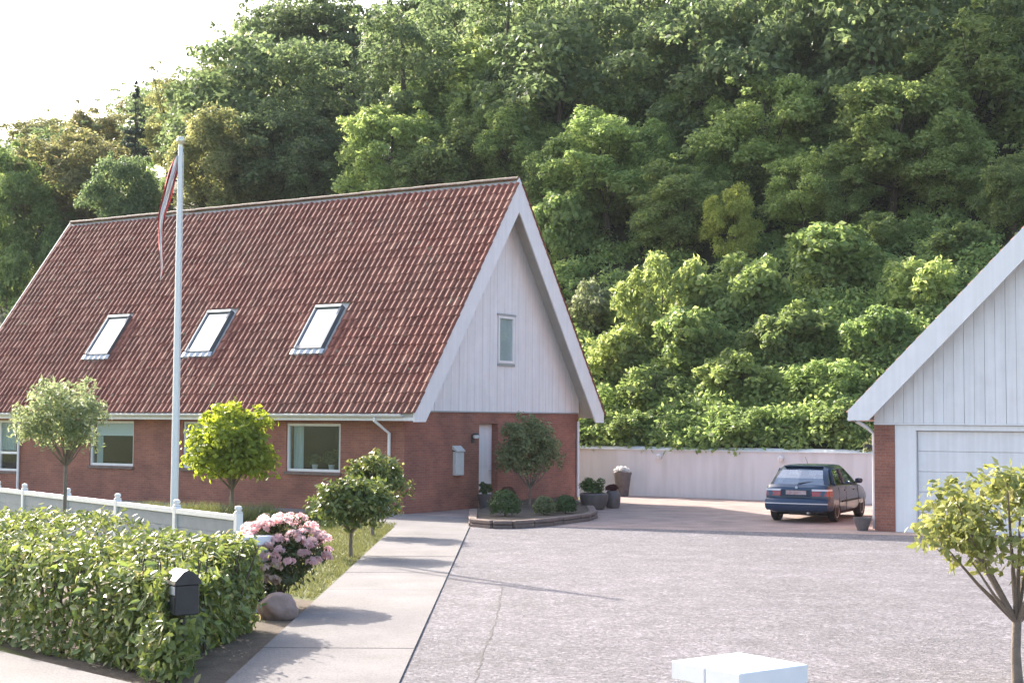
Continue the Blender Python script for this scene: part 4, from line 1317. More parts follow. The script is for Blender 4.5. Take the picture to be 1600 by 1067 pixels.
M['box_metal'] = mat('charcoal_sheet_steel', (0.022, 0.023, 0.027), 0.4, metal=0.2, noise=(5, (0.035, 0.036, 0.04), 0.2))
mp = gpt(292, 1062)
mpos = Vector((0, 14.42, 0)); mpos.x = (289 - 800) / FPX * 14.42
mbx = thing('mailbox', 'charcoal steel mailbox with sloping roof on a post in the hedge', 'mailbox', mpos, R(-55))
mbx.scale = (.84, .84, .96)
MB().tube([(0, 0.03, 0), (0, 0.03, 0.70)], 0.03, 10).build('post', M['box_metal'], mbx, True)
MB().bbox(-0.17, 0.17, -0.13, 0.15, 0.66, 0.96, 0.01).build('body', M['box_metal'], mbx)
MB().prism([(-0.155, 0.962), (0.175, 0.962), (0.165, 1.0), (0.07, 1.085), (0.01, 1.105), (-0.05, 1.085), (-0.145, 1.0)], lambda p, q, d: (d, p, q), -0.185, 0.185).build('roof', M['box_metal'], mbx)
fl = MB().bbox(-0.15, 0.15, -0.142, -0.131, 0.86, 0.945, 0.004).build('flap', M['zinc'], mbx)
MB().bbox(-0.145, 0.145, -0.14, -0.131, 0.68, 0.84, 0.004).build('door', M['box_metal'], mbx)
MB().tube([(0.0, -0.14, 0.80), (0.0, -0.155, 0.80)], 0.012, 8).build('lock', M['zinc'], mbx)

# ------------------------------------------------------------------ gate pillars with white caps
M['cap'] = mat('white_cap_paint', (0.80, 0.80, 0.80), 0.6, noise=(3, (0.72, 0.72, 0.72), 0.2))
def pillar(label, x, y, h, a, side=0.60, rot=math.atan2(-0.80, 0.594)):
    t = thing('gate_pillar', label, 'pillar', (x, y, 0), rot, 'white gate pillars')
    s = side / 2
    MB().box(-s + .06, s - .06, -s + .06, s - .06, -0.02, h - 0.115).build('shaft', M['render'], t)
    MB().bbox(-s, -0.003, -s, s, h - 0.113, h, 0.006).build('cap', M['cap'], t)
    MB().bbox(0.003, s, -s, s, h - 0.113, h, 0.006).build('cap', M['cap'], t)
    return t
pillar('near white square gate pillar at the bottom edge of the drive', 1.435, 9.40, 1.0, 0)
pp = gpt(383, 836, 0.99)
pillar('white capped pillar at the end of the hedge behind the laurel leaves', pp.x - .02, pp.y, 0.99, 0)

M['fence'] = mat('grey_fence_paint', (0.29, 0.305, 0.33), 0.7, noise=(4, (0.23, 0.245, 0.265), .2))  # mottled grey of the board faces, darker than the white posts and rail
# ------------------------------------------------------------------ low white fence
fa_, fb_ = Vector((-13.2, 36.2)), Vector((-4.52, 24.95))
fd = (fb_ - fa_).normalized()
fence = thing('white_fence', 'low white board fence with ball topped posts behind the hedge', 'fence', (fa_.x, fa_.y, 0), math.atan2(fd.y, fd.x))
FL = (fb_ - fa_).length
FH = 0.90
posts = []
for px in (376, 280, 188, 110, 43):
    k = (px - 800) / FPX
    t = (k * fa_.y - fa_.x) / (fd.x - k * fd.y)
    posts.append(t)
posts += [posts[-1] - 1.75, posts[-1] - 3.5]
posts = sorted(p for p in posts if p > -1.5)
for i, t in enumerate(posts):
    MB().bbox(t - 0.06, t + 0.06, -0.06, 0.06, 0, FH + 0.04, 0.008).build('post', M['white'], fence)
    MB().lathe([(0, 0), (0.07, 0.004), (0.07, 0.022), (0.035, 0.03), (0.06, 0.05), (0.066, 0.075), (0.05, 0.11), (0, 0.122)], 14, (t, 0, FH + 0.04)).build('ball_cap', M['white'], fence, True)
    if i:
        a, b = posts[i - 1] + 0.062, t - 0.062
        MB().bbox(a, b, -0.055, 0.055, FH - 0.09, FH, 0.006).build('top_rail', M['white'], fence)
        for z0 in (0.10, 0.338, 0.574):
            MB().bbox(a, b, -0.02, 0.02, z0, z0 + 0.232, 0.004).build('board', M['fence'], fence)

# ------------------------------------------------------------------ flagpole and pennant
M['pole'] = mat('white_fibreglass', (0.78, 0.78, 0.77), 0.35)
M['flag_red'] = mat('red_bunting', (0.42, 0.055, 0.05), 0.8)
M['flag_white'] = mat('white_bunting', (0.75, 0.70, 0.68), 0.8)
M['brass'] = mat('gilt_ball', (0.75, 0.70, 0.55), 0.3, metal=0.6)
FY = 32.4
fpx = (277.5 - 800) / FPX * FY
pole = thing('flagpole', 'tall white flagpole with ball top in front of the roof', 'flagpole', (fpx - 0.02, FY, 0))
PZ = 8.47
MB().tube([(0, 0, 0), (0, 0, 3), (0, 0, 6), (0, 0, PZ)], [0.085, 0.078, 0.066, 0.05], 16).build('pole', M['pole'], pole, True)
MB().lathe([(0, 0), (0.05, 0), (0.05, .04), (0.03, .05), (0.085, .10), (0.095, .15), (0.06, .22), (0, .235)], 14, (0, 0, PZ)).build('ball', M['brass'], pole, True)
MB().tube([(0.09, -.05, 1.2), (0.075, -.03, 8.35)], 0.007, 5).build('halyard', M['flag_white'], pole)
MB().box(-0.12, 0.12, -0.12, 0.12, -0.02, 0.25).build('foot', M['stone'], pole)
pen = thing('pennant', 'long limp red pennant with white streak hanging from the flagpole', 'flag', (fpx - 0.02, FY, 8.25))
def strip(x0s, off, col, name, yo):
    vs, fs = [], []
    for i, (x, z, w) in enumerate(x0s):
        for k in range(5):
            q = (k / 4 - .5)
            vs.append((x + off * w + q * w * 0.62, yo + 0.045 * math.sin(k * 2.4 + i * .5) * min(1, w * 5) + 0.03 * math.sin(i * .9), z))
        if i:
            for k in range(4): fs.append((5 * i - 5 + k, 5 * i - 4 + k, 5 * i + 1 + k, 5 * i + k))
    ob = MB().add(vs, fs).build(name, M[col], pen, True)
    md = ob.modifiers.new('thickness', 'SOLIDIFY'); md.thickness = 0.004
cl = []
for i in range(26):
    t = i / 25
    cl.append((-0.07 - 0.33 * math.sin(min(1, t * 1.25) * math.pi / 2) ** 0.8 + 0.03 * math.sin(t * 9), 0.02 - 2.75 * t, 0.02 + 0.20 * (1 - t) ** .8 * min(1, t * 8 + .2)))
strip(cl, -0.30, 'flag_red', 'red_band', 0.02)
strip(cl, 0.05, 'flag_white', 'white_band', -0.02)
strip([(x, z, w * .8) for x, z, w in cl], 0.42, 'flag_red', 'red_band', 0.0)
MB().tube([(0.0, 0, 0.02), (-0.09, 0, -0.04)], 0.008, 6).build('clip', M['zinc'], pen)

# ------------------------------------------------------------------ rhododendron
rh = thing('rhododendron', 'pink flowering rhododendron bush with faded lower trusses beside the path', 'rhododendron', (-3.12, 20.0, 0))
rh.scale = (.88, .9, .93)
rg = np.random.default_rng(31)
C, Rr = [], []
for _ in range(60):
    d = unit(rg.normal(0, 1, 3)); t = rg.uniform(.3, 1) ** .5
    C.append((d[0] * .62 * t, d[1] * .62 * t, 0.72 + d[2] * .45 * t)); Rr.append(rg.uniform(.13, .22))
for _ in range(10):
    C.append((rg.uniform(-.35, .1), rg.uniform(-.75, -.45), rg.uniform(.15, .5))); Rr.append(rg.uniform(.12, .18))
C, Rr = np.array(C), np.array(Rr)
V, F = clump_leaves(C, Rr, 45, 0.13, 0.045, rg, up=.5)
fo = link('foliage', npmesh('rhodo_foliage', V, F, LM['rhodo']), rh); fo['kind'] = 'stuff'
for k in range(9):
    c = Vector(C[k]); MB().tube([(0, 0, 0), (c.x * .4, c.y * .4, c.z * .5), c], [.03, .022, .008], 6).build('stem', M['bark'], rh, True)
def truss(m, seed, n=34, r=0.085):
    g = np.random.default_rng(seed); d = unit(g.normal(0, 1, (n, 3))); d[:, 2] = np.abs(d[:, 2]) * .9 - .15
    V, F = leaves(d * r * np.array([1, 1, .8]), d, 0.075, 0.06, g, spread=.45)
    return npmesh('flower_truss', V, F, LM[m])
tp = [truss('pink', i) for i in range(3)]; tf_ = [truss('faded', 9 + i) for i in range(2)]
for i in range(210):
    d = unit(rg.normal(0, 1, 3))
    if d[2] < -.15 : continue
    if d[0] + d[2] < -.4: continue
    p = np.array([0.02 + d[0] * .74, d[1] * .74, .74 + d[2] * .54]) * rg.uniform(.95, 1.04)
    o = link('flower_truss', tp[i % 3], rh, p); o.rotation_euler = (rg.uniform(-.6, .6), rg.uniform(-.6, .6), rg.uniform(0, 6)); o.scale = (rg.uniform(.75, 1.15),) * 3
for i in range(22):
    p = (rg.uniform(-.45, .15), rg.uniform(-1.0, -.6), rg.uniform(.34, .66))
    o = link('flower_truss', tf_[i % 2], rh, p); o.rotation_euler = (rg.uniform(-.6, .6), rg.uniform(-.6, .6), rg.uniform(0, 6)); o.scale = (rg.uniform(.7, 1.1),) * 3

M['boulder'] = mat('pinkish_boulder', (0.34, 0.235, 0.20), 0.9, noise=(5, (0.24, 0.17, 0.145), 0.2), bump=(14, .7))
bo_ = gpt(432, 970)
bld = thing('boulder', 'pinkish brown boulder under the rhododendron at the path edge', 'stone', (bo_.x, bo_.y + .2, -.04), .4)
bmx = bmesh.new(); bmesh.ops.create_icosphere(bmx, subdivisions=4, radius=1)
for v in bmx.verts:
    k = 1 + .22 * mnoise.noise(v.co * 1.3) + .10 * mnoise.noise(v.co * 3.1) + .04 * mnoise.noise(v.co * 8)
    v.co = Vector((v.co.x * .25 * k, v.co.y * .24 * k, max(-.05, .16 + v.co.z * .21 * k)))
me_ = bpy.data.meshes.new('rock'); bmx.to_mesh(me_); bmx.free(); me_.materials.append(M['boulder'])
me_.polygons.foreach_set('use_smooth', [True] * len(me_.polygons)); link('rock', me_, bld)

# ------------------------------------------------------------------ planting bed before the gable
# stone edged bed (house coordinates): along the gable right of the door, rounded front
edge_px = [(741, 806), (739, 823), (770, 826), (800, 826), (830, 824), (860, 821), (890, 817), (915, 814), (927, 809), (921, 800)]
ep = [gpt(x, y) for x, y in edge_px]
bed = thing('planting_bed', 'low stone edged planting bed in front of the brick gable', 'planter', (0, 0, 0))
pts = [(p.x, p.y) for p in ep] + [tuple(HW(0.05, 8.6)[:2]), tuple(HW(0.05, 4.9)[:2])]
sheet('soil', pts, 0.14, M['soil'], bed, 0.2)
L_ = []
for i in range(len(ep) - 1):
    a, b = ep[i], ep[i + 1]; n = max(1, int((b - a).length / 0.42))
    for j in range(n): L_.append((a.lerp(b, j / n), a.lerp(b, (j + 1) / n)))
sr = random.Random(3)
for a, b in L_:
    d = (b - a); ln = d.length; an = math.atan2(d.y, d.x)
    for row in (0, 1):
        mb = MB().bbox(0.006, ln - 0.006, -0.11 + sr.uniform(-.012, .012), 0.09, row * 0.1 + 0.004, row * 0.1 + 0.095 + sr.uniform(-.008, .006), 0.018)
        o = mb.build('stone', M['stone'], bed); o.location = (a.x, a.y, 0); o.rotation_euler = (0, 0, an + sr.uniform(-.03, .03))

def ball_shrub(label, p, r, m, seed, z=0.12, h=0.9, name='box_ball', cat='shrub', group='round shrubs in the bed', ln=0.06, wd=0.035):
    t = thing(name, label, cat, (p[0], p[1], z), 0, group)
    g = np.random.default_rng(seed)
    k = 2600
    d = unit(g.normal(0, 1, (k, 3))); d[:, 2] = np.where(d[:, 2] < -.6, -d[:, 2], d[:, 2])
    lump = 1 + .07 * np.sin(d[:, :1] * 6 + seed) * np.cos(d[:, 1:2] * 7) + .05 * np.sin(d[:, 2:] * 9)
    P = d * r * .82 * lump * g.uniform(.72, 1.06, (k, 1)); P[:, 2] = P[:, 2] * h + r * h * .72
    V, F = leaves(P, d + np.array([0, 0, .3]), ln, wd, g, spread=.6)
    fo = link('foliage', npmesh('ball_foliage', V, F, LM[m]), t)
    MB().tube([(0, 0, -.05), (0, 0, r * h)], [.025, .012], 6).build('stem', M['bark'], t)
    return t
_bs = ball_shrub
def ball_shrub(label, p, r, *a, **k): return _bs(label, p, r * 1.12, *a, **k)
def bedp(px, py): return gpt(px, py, 0.14)
ball_shrub('bright green round shrub at the door end of the planting bed', bedp(789, 806), 0.42, 'box', 1)
ball_shrub('dull green box ball in the middle of the planting bed', bedp(850, 804), 0.30, 'bed_tree', 2)
ball_shrub('dark green box ball at the right end of the planting bed', bedp(884, 802), 0.30, 'box', 3)
ball_shrub('small purple red shrub behind the bright green round shrub', bedp(793, 793), 0.22, 'red', 4, z=.35, name='purple_shrub')

# ------------------------------------------------------------------ pots
def pot(label, loc, prof, m, plant=None, seed=0, name='plant_pot', rim=True, grp=None):
    t = thing(name, label, 'pot', loc, 0, grp)
    MB().lathe(prof, 20).build('pot', M[m], t, 35)
    top = prof[-1]; r = max(p[0] for p in prof[-4:])
    MB().lathe([(0, 0), (r * .86, 0), (r * .86, .012), (0, .012)], 16, (0, 0, max(p[1] for p in prof) - .045)).build('soil', M['soil'], t)
    if plant:
        g = np.random.default_rng(seed)
        C, Rr = crown_clumps(g, 20, plant[1] * .75, plant[2] * .8, max(p[1] for p in prof) + plant[2] * .75, plant[1] * .25, plant[1] * .45)
        V, F = clump_leaves(C, Rr, 70, plant[3], plant[3] * .5, g)
        link('foliage', npmesh('pot_foliage', V, F, LM[plant[0]]), t)
    return t
M['stone_pot'] = mat('grey_brown_stoneware', (0.19, 0.15, 0.14), 0.7, noise=(6, (0.10, 0.08, 0.078), 0.22), bump=(20, .4))
tall = [(0, 0), (.19, 0), (.20, .03), (.28, .66), (.31, .74), (.31, .80), (.27, .80), (.26, .72), (0, .72)]
pt_ = gpt(980, 775.5); yy = HW(0.05, 12.1)
pot('tall tapered stone pot with white blooms standing against the white wall', (yy.x, yy.y, 0.01), tall, 'stone_pot', ('white_petal', .27, .07, .07), 3)
p_ = gpt(928, 796)
pot('wide grey pot with a leafy green bush at the house corner', (p_.x, p_.y, 0.01), [(0, 0), (.28, 0), (.33, .05), (.40, .30), (.41, .42), (.38, .46), (.34, .46), (.33, .40), (0, .40)], 'plant_pot', ('box', .40, .28, .09), 5)
p_ = gpt(957.5, 794)
pot('dark barrel shaped pot beside the leafy grey pot', (p_.x, p_.y, 0.01), [(0, 0), (.18, 0), (.215, .12), (.225, .28), (.20, .44), (.15, .50), (.12, .50), (.11, .44), (0, .44)], 'plant_pot', ('red', .17, .09, .06), 6)
p_ = gpt(1351, 829)
pot('small grey pot at the brick corner of the garage', (p_.x - .05, p_.y, 0.01), [(0, 0), (.12, 0), (.13, .03), (.20, .24), (.21, .30), (.17, .30), (.16, .25), (0, .25)], 'stone_pot')
p_ = HW(0.45, 3.25)
pot('dark glazed pot with a small plant beside the door', (p_.x, p_.y, 0.02), [(0, 0), (.15, 0), (.17, .05), (.22, .34), (.22, .40), (.18, .40), (.17, .35), (0, .35)], 'plant_pot', ('dark', .2, .2, .08), 7)
p_ = HW(0.35, 3.75)
pot('smaller dark pot right in front of the white door edge', (p_.x + .12, p_.y - .15, 0.02), [(0, 0), (.11, 0), (.15, .22), (.15, .27), (.12, .27), (.11, .22), (0, .22)], 'plant_pot', ('dark', .14, .10, .06), 8)
# hanging plant at the garage eave
hp = HW(12.12, 1.95)
hb = thing('hanging_basket', 'dark hanging basket plant under the garage eave', 'plant', (hp.x, hp.y, 2.42))
MB().tube([(0, 0, 0.12), (0, 0, -0.42)], 0.006, 5).build('chain', M['dark_metal'], hb)
MB().lathe([(0, -.58), (.06, -.57), (.12, -.48), (.13, -.42), (.10, -.42), (0, -.45)], 12).build('bowl', M['dark_metal'], hb, True)
g = np.random.default_rng(90); C, Rr = crown_clumps(g, 12, .13, .16, -.5, .05, .09)
V, F = clump_leaves(C, Rr, 40, .07, .03, g, droop=.6); link('foliage', npmesh('basket_foliage', V, F, LM['bed_tree']), hb)

# potted plants on the sill inside the right front window
for u, lab, sc in ((-3.45, 'left potted houseplant inside the right front window', 1.0), (-2.85, 'right and taller potted houseplant inside the right front window', 1.35)):
    p_ = HW(u, 0.42)
    t = pot(lab, (p_.x, p_.y, 1.10), [(0, 0), (.06, 0), (.09, .15), (.075, .15), (.07, .12), (0, .12)], 'white', ('dark', .16 * sc, .17 * sc, .09), int(-u * 100), name='houseplant', grp='houseplants on the window sill')
    t['category'] = 'houseplant'
MB().box(-4.9, -1.5, 0.31, 0.62, 1.06, 1.098).build('window_board', M['white'], bpy.data.objects['brick_house'])

# grasses at the foot of the flagpole, in front of the wall
gm = LM['grass']
def tufts(name, label, spots, hgt, n, seed):
    g = np.random.default_rng(seed); V = []; 
    for (x, y, r) in spots:
        k = n; a = g.uniform(0, 6.28, k); q = r * g.uniform(0, 1, k) ** .5
        P = np.stack([x + q * np.cos(a), y + q * np.sin(a), np.zeros(k)], 1)
        d = np.stack([g.normal(0, .35, k), g.normal(0, .35, k), np.ones(k)], 1); L = hgt * g.uniform(.4, 1.1, k)[:, None]
        s_ = unit(np.cross(d, g.normal(0, 1, (k, 3)))) * 0.012
        V.append(np.stack([P - s_, P + s_, P + d * L], 1).reshape(-1, 3))
    V = np.concatenate(V)
    return tag(link(name, npmesh(name, V, np.arange(len(V)).reshape(-1, 3), gm, 3)), label, 'grass', None, 'stuff')
sp = [(fpx + lr.uniform(-2.0, 2.6), 36.6 + lr.uniform(-.9, .5), .35) for _ in range(26)]
tufts('tall_grass', 'pale tufted grass at the foot of the flagpole', sp[:17], 0.5, 300, 5)
# short blades over the visible lawn
g = np.random.default_rng(6); n = 60000
X = g.uniform(-9.5, -2.74, n); Y = g.uniform(18.5, 37.5, n)
keep = (Y - (36.9 + (-X - 4) * 0.64)) < 0
keep &= ~((X > -9.5) & (Y < 22.6 + (-X - 4.6) * -0.15) & (X < -2.7) & (Y < 20.8 + (-2.69 - X) * 1.05))
X, Y = X[keep], Y[keep]; n = len(X)
P = np.stack([X, Y, np.zeros(n)], 1); d = np.stack([g.normal(0, .4, n), g.normal(0, .4, n), np.ones(n)], 1); L = 0.07 * g.uniform(.4, 1.2, n)[:, None]
s_ = unit(np.cross(d, g.normal(0, 1, (n, 3)))) * 0.009
V = np.stack([P - s_, P + s_, P + d * L], 1).reshape(-1, 3)
tag(link('grass', npmesh('grass', V, np.arange(len(V)).reshape(-1, 3), gm, 3)), 'short sunlit lawn grass between hedge and path', 'grass', None, 'stuff')

# loose chippings on the drive
g = np.random.default_rng(17); n = 15000
Y = 11 + 24 * g.uniform(0, 1, n) ** 1.7; X = g.uniform(-1.0, 11, n)
keep = (X < 1.2 + Y * .36) & (Y < 34.5 - X * .32)
X, Y = X[keep], Y[keep]; n = len(X)
r = g.uniform(.007, .016, n)[:, None]
cx = np.stack([X, Y, np.full(n, .014)], 1)
th_ = g.uniform(0, 6.28, n)[:, None]
ux = np.concatenate([np.cos(th_), np.sin(th_), 0 * th_], 1); uy = np.concatenate([-np.sin(th_), np.cos(th_), 0 * th_], 1)
top = cx + np.array([0, 0, 1]) * r * .45
c4 = [cx + ux * r * 1.2, cx + uy * r, cx - ux * r, cx - uy * r * 1.1]
V = np.stack(c4 + [top], 1).reshape(-1, 3)
F = (np.arange(n) * 5)[:, None, None] + np.array([[0, 1, 4], [1, 2, 4], [2, 3, 4], [3, 0, 4]])[None]
M['chip'] = leaf_mat('stone_chip', (0.15, 0.138, 0.142), (0.25, 0.23, 0.235), (0.38, 0.36, 0.365), trans=0.0, rough=.8, spec=.2)
tag(link('gravel', npmesh('gravel', V, F.reshape(-1, 3), M['chip'], 3)), 'loose grey chippings scattered over the driveway', 'gravel', None, 'stuff')

# ------------------------------------------------------------------ the parked car
M['car_paint'] = mat('dark_blue_car_paint', (0.012, 0.038, 0.082), 0.28, metal=0.25, spec=0.5, coat=0.6)
M['car_trim'] = mat('dark_blue_grey_bumper', (0.016, 0.040, 0.088), 0.42, coat=0.15)
M['black_trim'] = mat('black_plastic', (0.012, 0.012, 0.013), 0.6)
M['car_glass'] = glass_mat('car_glass', (0.42, 0.48, 0.50), 0.32)
M['tail_red'] = mat('tail_lamp_red', (0.30, 0.012, 0.015), 0.15, coat=0.8)
M['tail_clear'] = mat('tail_lamp_clear', (0.62, 0.60, 0.60), 0.2, coat=0.5)
M['alloy'] = mat('silver_wheel', (0.45, 0.45, 0.45), 0.35, metal=0.7)
M['plate'] = mat('number_plate', (0.50, 0.42, 0.42), 0.5, noise=(9, (0.36, 0.22, 0.22), .12))
M['seat'] = mat('grey_seat_cloth', (0.05, 0.052, 0.056), 0.9)
car_at = (8.06, 39.1)
car = thing('parked_car', 'dark blue hatchback parked beside the garage with its rear to the drive', 'car', (car_at[0], car_at[1], 0.012), -R(27))
# body: stations along y (forward), each (y, half width low, half width mid, z bottom, z belt, z top centre, half width belt)
ST = [(-2.07, .66, .70, .36, .70, .72, .66), (-2.03, .74, .785, .27, .86, .875, .70), (-1.93, .77, .825, .24, .93, .945, .735), (-1.70, .785, .838, .22, .935, .955, .755),
      (-1.20, .79, .845, .20, .93, .95, .775), (-0.4, .79, .845, .19, .915, .935, .785), (0.45, .79, .845, .19, .895, .92, .78), (0.95, .785, .842, .20, .88, .925, .765),
      (1.35, .78, .838, .20, .845, .905, .745), (1.75, .765, .815, .22, .78, .84, .70), (2.02, .72, .755, .24, .69, .745, .63), (2.14, .62, .65, .30, .60, .63, .55)]
def ring(st):
    y, wl, wm, zb, zt, zc, wb = st
    h = [(wl * .82, zb), (wl, zb + .07), (wm * .985, zb + .20), (wm, .52 * zt + .14), (wm * .985, zt * .80), (wb + .035, zt - .03), (wb, zt), (wb * .55, (zt + zc) / 2 + .012), (0, zc)]
    return [(x, y, z) for x, z in h] + [(-x, y, z) for x, z in h[-2::-1]]
rings = [ring(s_) for s_ in ST]
nr = len(rings[0])
mb = MB(); vs = [v for r_ in rings for v in r_]; fs = []
for i in range(len(ST) - 1):
    for k in range(nr):
        fs.append((i * nr + k, i * nr + (k + 1) % nr, (i + 1) * nr + (k + 1) % nr, (i + 1) * nr + k))
fs.append(tuple(range(nr))[::-1]); fs.append(tuple((len(ST) - 1) * nr + k for k in range(nr)))
mb.add(vs, fs)
body_me = mb.mesh('body', M['car_paint'])
body = link('body', body_me, car)
AX = (-1.27, 1.27)
cuts = MB()
for ay in AX:
    for s_ in (-1, 1):
        n = 24; v_ = []
        for x in (s_ * .60, s_ * 1.0):
            for k in range(n): v_.append((x, ay + .345 * math.cos(2 * math.pi * k / n), .30 + .345 * math.sin(2 * math.pi * k / n)))
        f_ = [(k, (k + 1) % n, n + (k + 1) % n, n + k) for k in range(n)] + [tuple(range(n))[::-1], tuple(range(n, 2 * n))]
        cuts.add(v_, f_)
cm_ = cuts.mesh('arch_cut', M['black_trim'])
bmx = bmesh.new(); bmx.from_mesh(cm_); bmesh.ops.recalc_face_normals(bmx, faces=bmx.faces); bmx.to_mesh(cm_); bmx.free()
bmx = bmesh.new(); bmx.from_mesh(body_me); bmesh.ops.recalc_face_normals(bmx, faces=bmx.faces); bmx.to_mesh(body_me); bmx.free()
cut_o = link('arch_cut', cm_)
body_me.materials.append(M['black_trim'])
md = body.modifiers.new('arches', 'BOOLEAN'); md.operation = 'DIFFERENCE'; md.object = cut_o; md.solver = 'EXACT'
dg = bpy.context.evaluated_depsgraph_get()
# cutter must sit in the same space as the body while cutting
cut_o.matrix_world = body.matrix_world
bpy.context.view_layer.update()
cut_o.parent = car
bpy.context.view_layer.update()
dg = bpy.context.evaluated_depsgraph_get()
nm_ = bpy.data.meshes.new_from_object(body.evaluated_get(dg))
body.modifiers.clear(); body.data = nm_
bpy.data.objects.remove(cut_o)
nm_.polygons.foreach_set('use_smooth', [True] * len(nm_.polygons)); nm_.set_sharp_from_angle(angle=R(32))
# cabin: rings at rising heights; rear is a sloping hatch
def cab(z, yr, yf, w, rr=.10):
    return [(w - rr, yr, z), (w, yr + rr * 1.4, z), (w, (yr + yf) / 2, z), (w - .01, yf - rr * 2, z), (w - rr * 1.6, yf, z), (0, yf + .05, z),
            (-(w - rr * 1.6), yf, z), (-(w - .01), yf - rr * 2, z), (-w, (yr + yf) / 2, z), (-w, yr + rr * 1.4, z), (-(w - rr), yr, z), (0, yr - .03, z)]
CR = [cab(.90, -1.93, 1.12, .765), cab(1.10, -1.78, .76, .70), cab(1.30, -1.52, .36, .625), cab(1.385, -1.34, .16, .575), cab(1.415, -1.12, .0, .48)]
mb = MB(); n = 12
vs = [v for r_ in CR for v in r_] + [(0, -.55, 1.43)]
fs = []
for i in range(len(CR) - 1):
    for k in range(n): fs.append((i * n + k, i * n + (k + 1) % n, (i + 1) * n + (k + 1) % n, (i + 1) * n + k))
for k in range(n): fs.append((4 * n + k, 4 * n + (k + 1) % n, 5 * n))
# leave openings where glass goes: rear (faces 10,11), sides 1..3 and 7..9 partly, front 4..6 on the two lower bands
open_k = {10, 11, 1, 2, 7, 8, 4, 5}
keepf = [f for j, f in enumerate(fs) if not (j < 2 * n and (j % n) in open_k)]
mb.add(vs, keepf)
mb.build('cabin', M['car_paint'], car, 45)
def lerp3(a, b, t): return tuple(a[i] + (b[i] - a[i]) * t for i in range(3))
def patch(quads, name, m, inset=0.0, push=0.0, parent=car):
    mb = MB()
    for q in quads:
        q = [Vector(p) for p in q]
        nrm = (q[1] - q[0]).cross(q[3] - q[0]).normalized()
        c = sum(q, Vector()) / 4
        if nrm.dot(c - Vector((0, -.4, .9))) < 0: nrm = -nrm
        mb.add([p.lerp(c, inset) + nrm * push for p in q], [(0, 1, 2, 3)])
    return mb.build(name, m, parent, 50)
def band(k, i): return [CR[i][k], CR[i][(k + 1) % n], CR[i + 1][(k + 1) % n], CR[i + 1][k]]
patch([band(10, 0), band(11, 0), band(10, 1), band(11, 1)], 'rear_window', M['car_glass'], 0, -.004)
patch([band(4, 0), band(5, 0), band(4, 1), band(5, 1)], 'windscreen', M['car_glass'], 0, -.004)
for k, nm in ((1, 'side_window'), (2, 'side_window'), (7, 'side_window'), (8, 'side_window')):
    patch([band(k, 0), band(k, 1)], nm, M['car_glass'], 0, -.004)
# pillars between the side windows, window frames
for s_ in (-1, 1):
    for y0, y1, w in ((-.44, -.52, .035), (-1.42, -1.30, .05)):
        a, b = Vector((s_ * .772, y0, .90)), Vector((s_ * .632, y1 + .02, 1.31))
        MB().tube([a, a.lerp(b, .5) + Vector((s_ * .003, 0, 0)), b], w, 6).build('door_pillar', M['car_paint'], car, True)
    MB().tube([(s_ * .775, -1.75, .915), (s_ * .79, -.4, .915), (s_ * .78, .9, .90)], .014, 6).build('window_trim', M['black_trim'], car, True)
    MB().tube([(s_ * .850, -.90, .50), (s_ * .853, .3, .50), (s_ * .848, .95, .50)], .022, 6).build('rub_strip', M['black_trim'], car, True)
    MB().bbox(s_ * .845 - .012, s_ * .845 + .012, -.62, -.46, .76, .79, .006).build('door_handle', M['car_paint'], car)
    MB().bbox(s_ * .845 - .012, s_ * .845 + .012, .28, .44, .75, .78, .006).build('door_handle', M['car_paint'], car)
    # door seams
    for yy in (.80, -.42, -1.12):
        MB().tube([(s_ * .838, yy, .26), (s_ * .847, yy, .55), (s_ * .822, yy - .01, .86)], .006, 5).build('door_seam', M['black_trim'], car)
    # mirrors
    mi = MB().lathe([(0, -.07), (.06, -.06), (.085, 0), (.07, .055), (0, .07)], 12, (0, 0, 0), 1.25, .75).build('mirror', M['car_paint'], car, True); mi.location = (s_ * .90, .62, .98)
    MB().tube([(s_ * .76, .66, .93), (s_ * .86, .64, .96)], .022, 6).build('mirror_arm', M['black_trim'], car)
    # tail lamps: red block with pale strip on top, wrapping the corner
    tl = MB()
    o_, c_, i_ = (s_ * .835, -1.80), (s_ * .775, -2.035), (s_ * .40, -2.095)
    def lamp(z0, z1, ex, nm, m, par):
        P = [(o_[0] + s_ * ex, o_[1]), (c_[0] + s_ * ex, c_[1] - ex), (i_[0], i_[1] - ex)]
        vs = [(x, y, z0) for x, y in P] + [(x * .985, y + .02, z1) for x, y in P] + [(x * .9, y + .12, z0) for x, y in P] + [(x * .9, y + .12, z1) for x, y in P]
        fs = [(0, 1, 4, 3), (1, 2, 5, 4), (3, 4, 10, 9), (4, 5, 11, 10), (0, 6, 7, 1), (1, 7, 8, 2), (2, 8, 11, 5), (0, 3, 9, 6)]
        return MB().add(vs, fs).build(nm, m, par, False)
    t_ = lamp(.665, .785, .012, 'tail_lamp', M['tail_red'], car)
    lamp(.79, .835, .010, 'reversing_lamp', M['tail_clear'], t_)
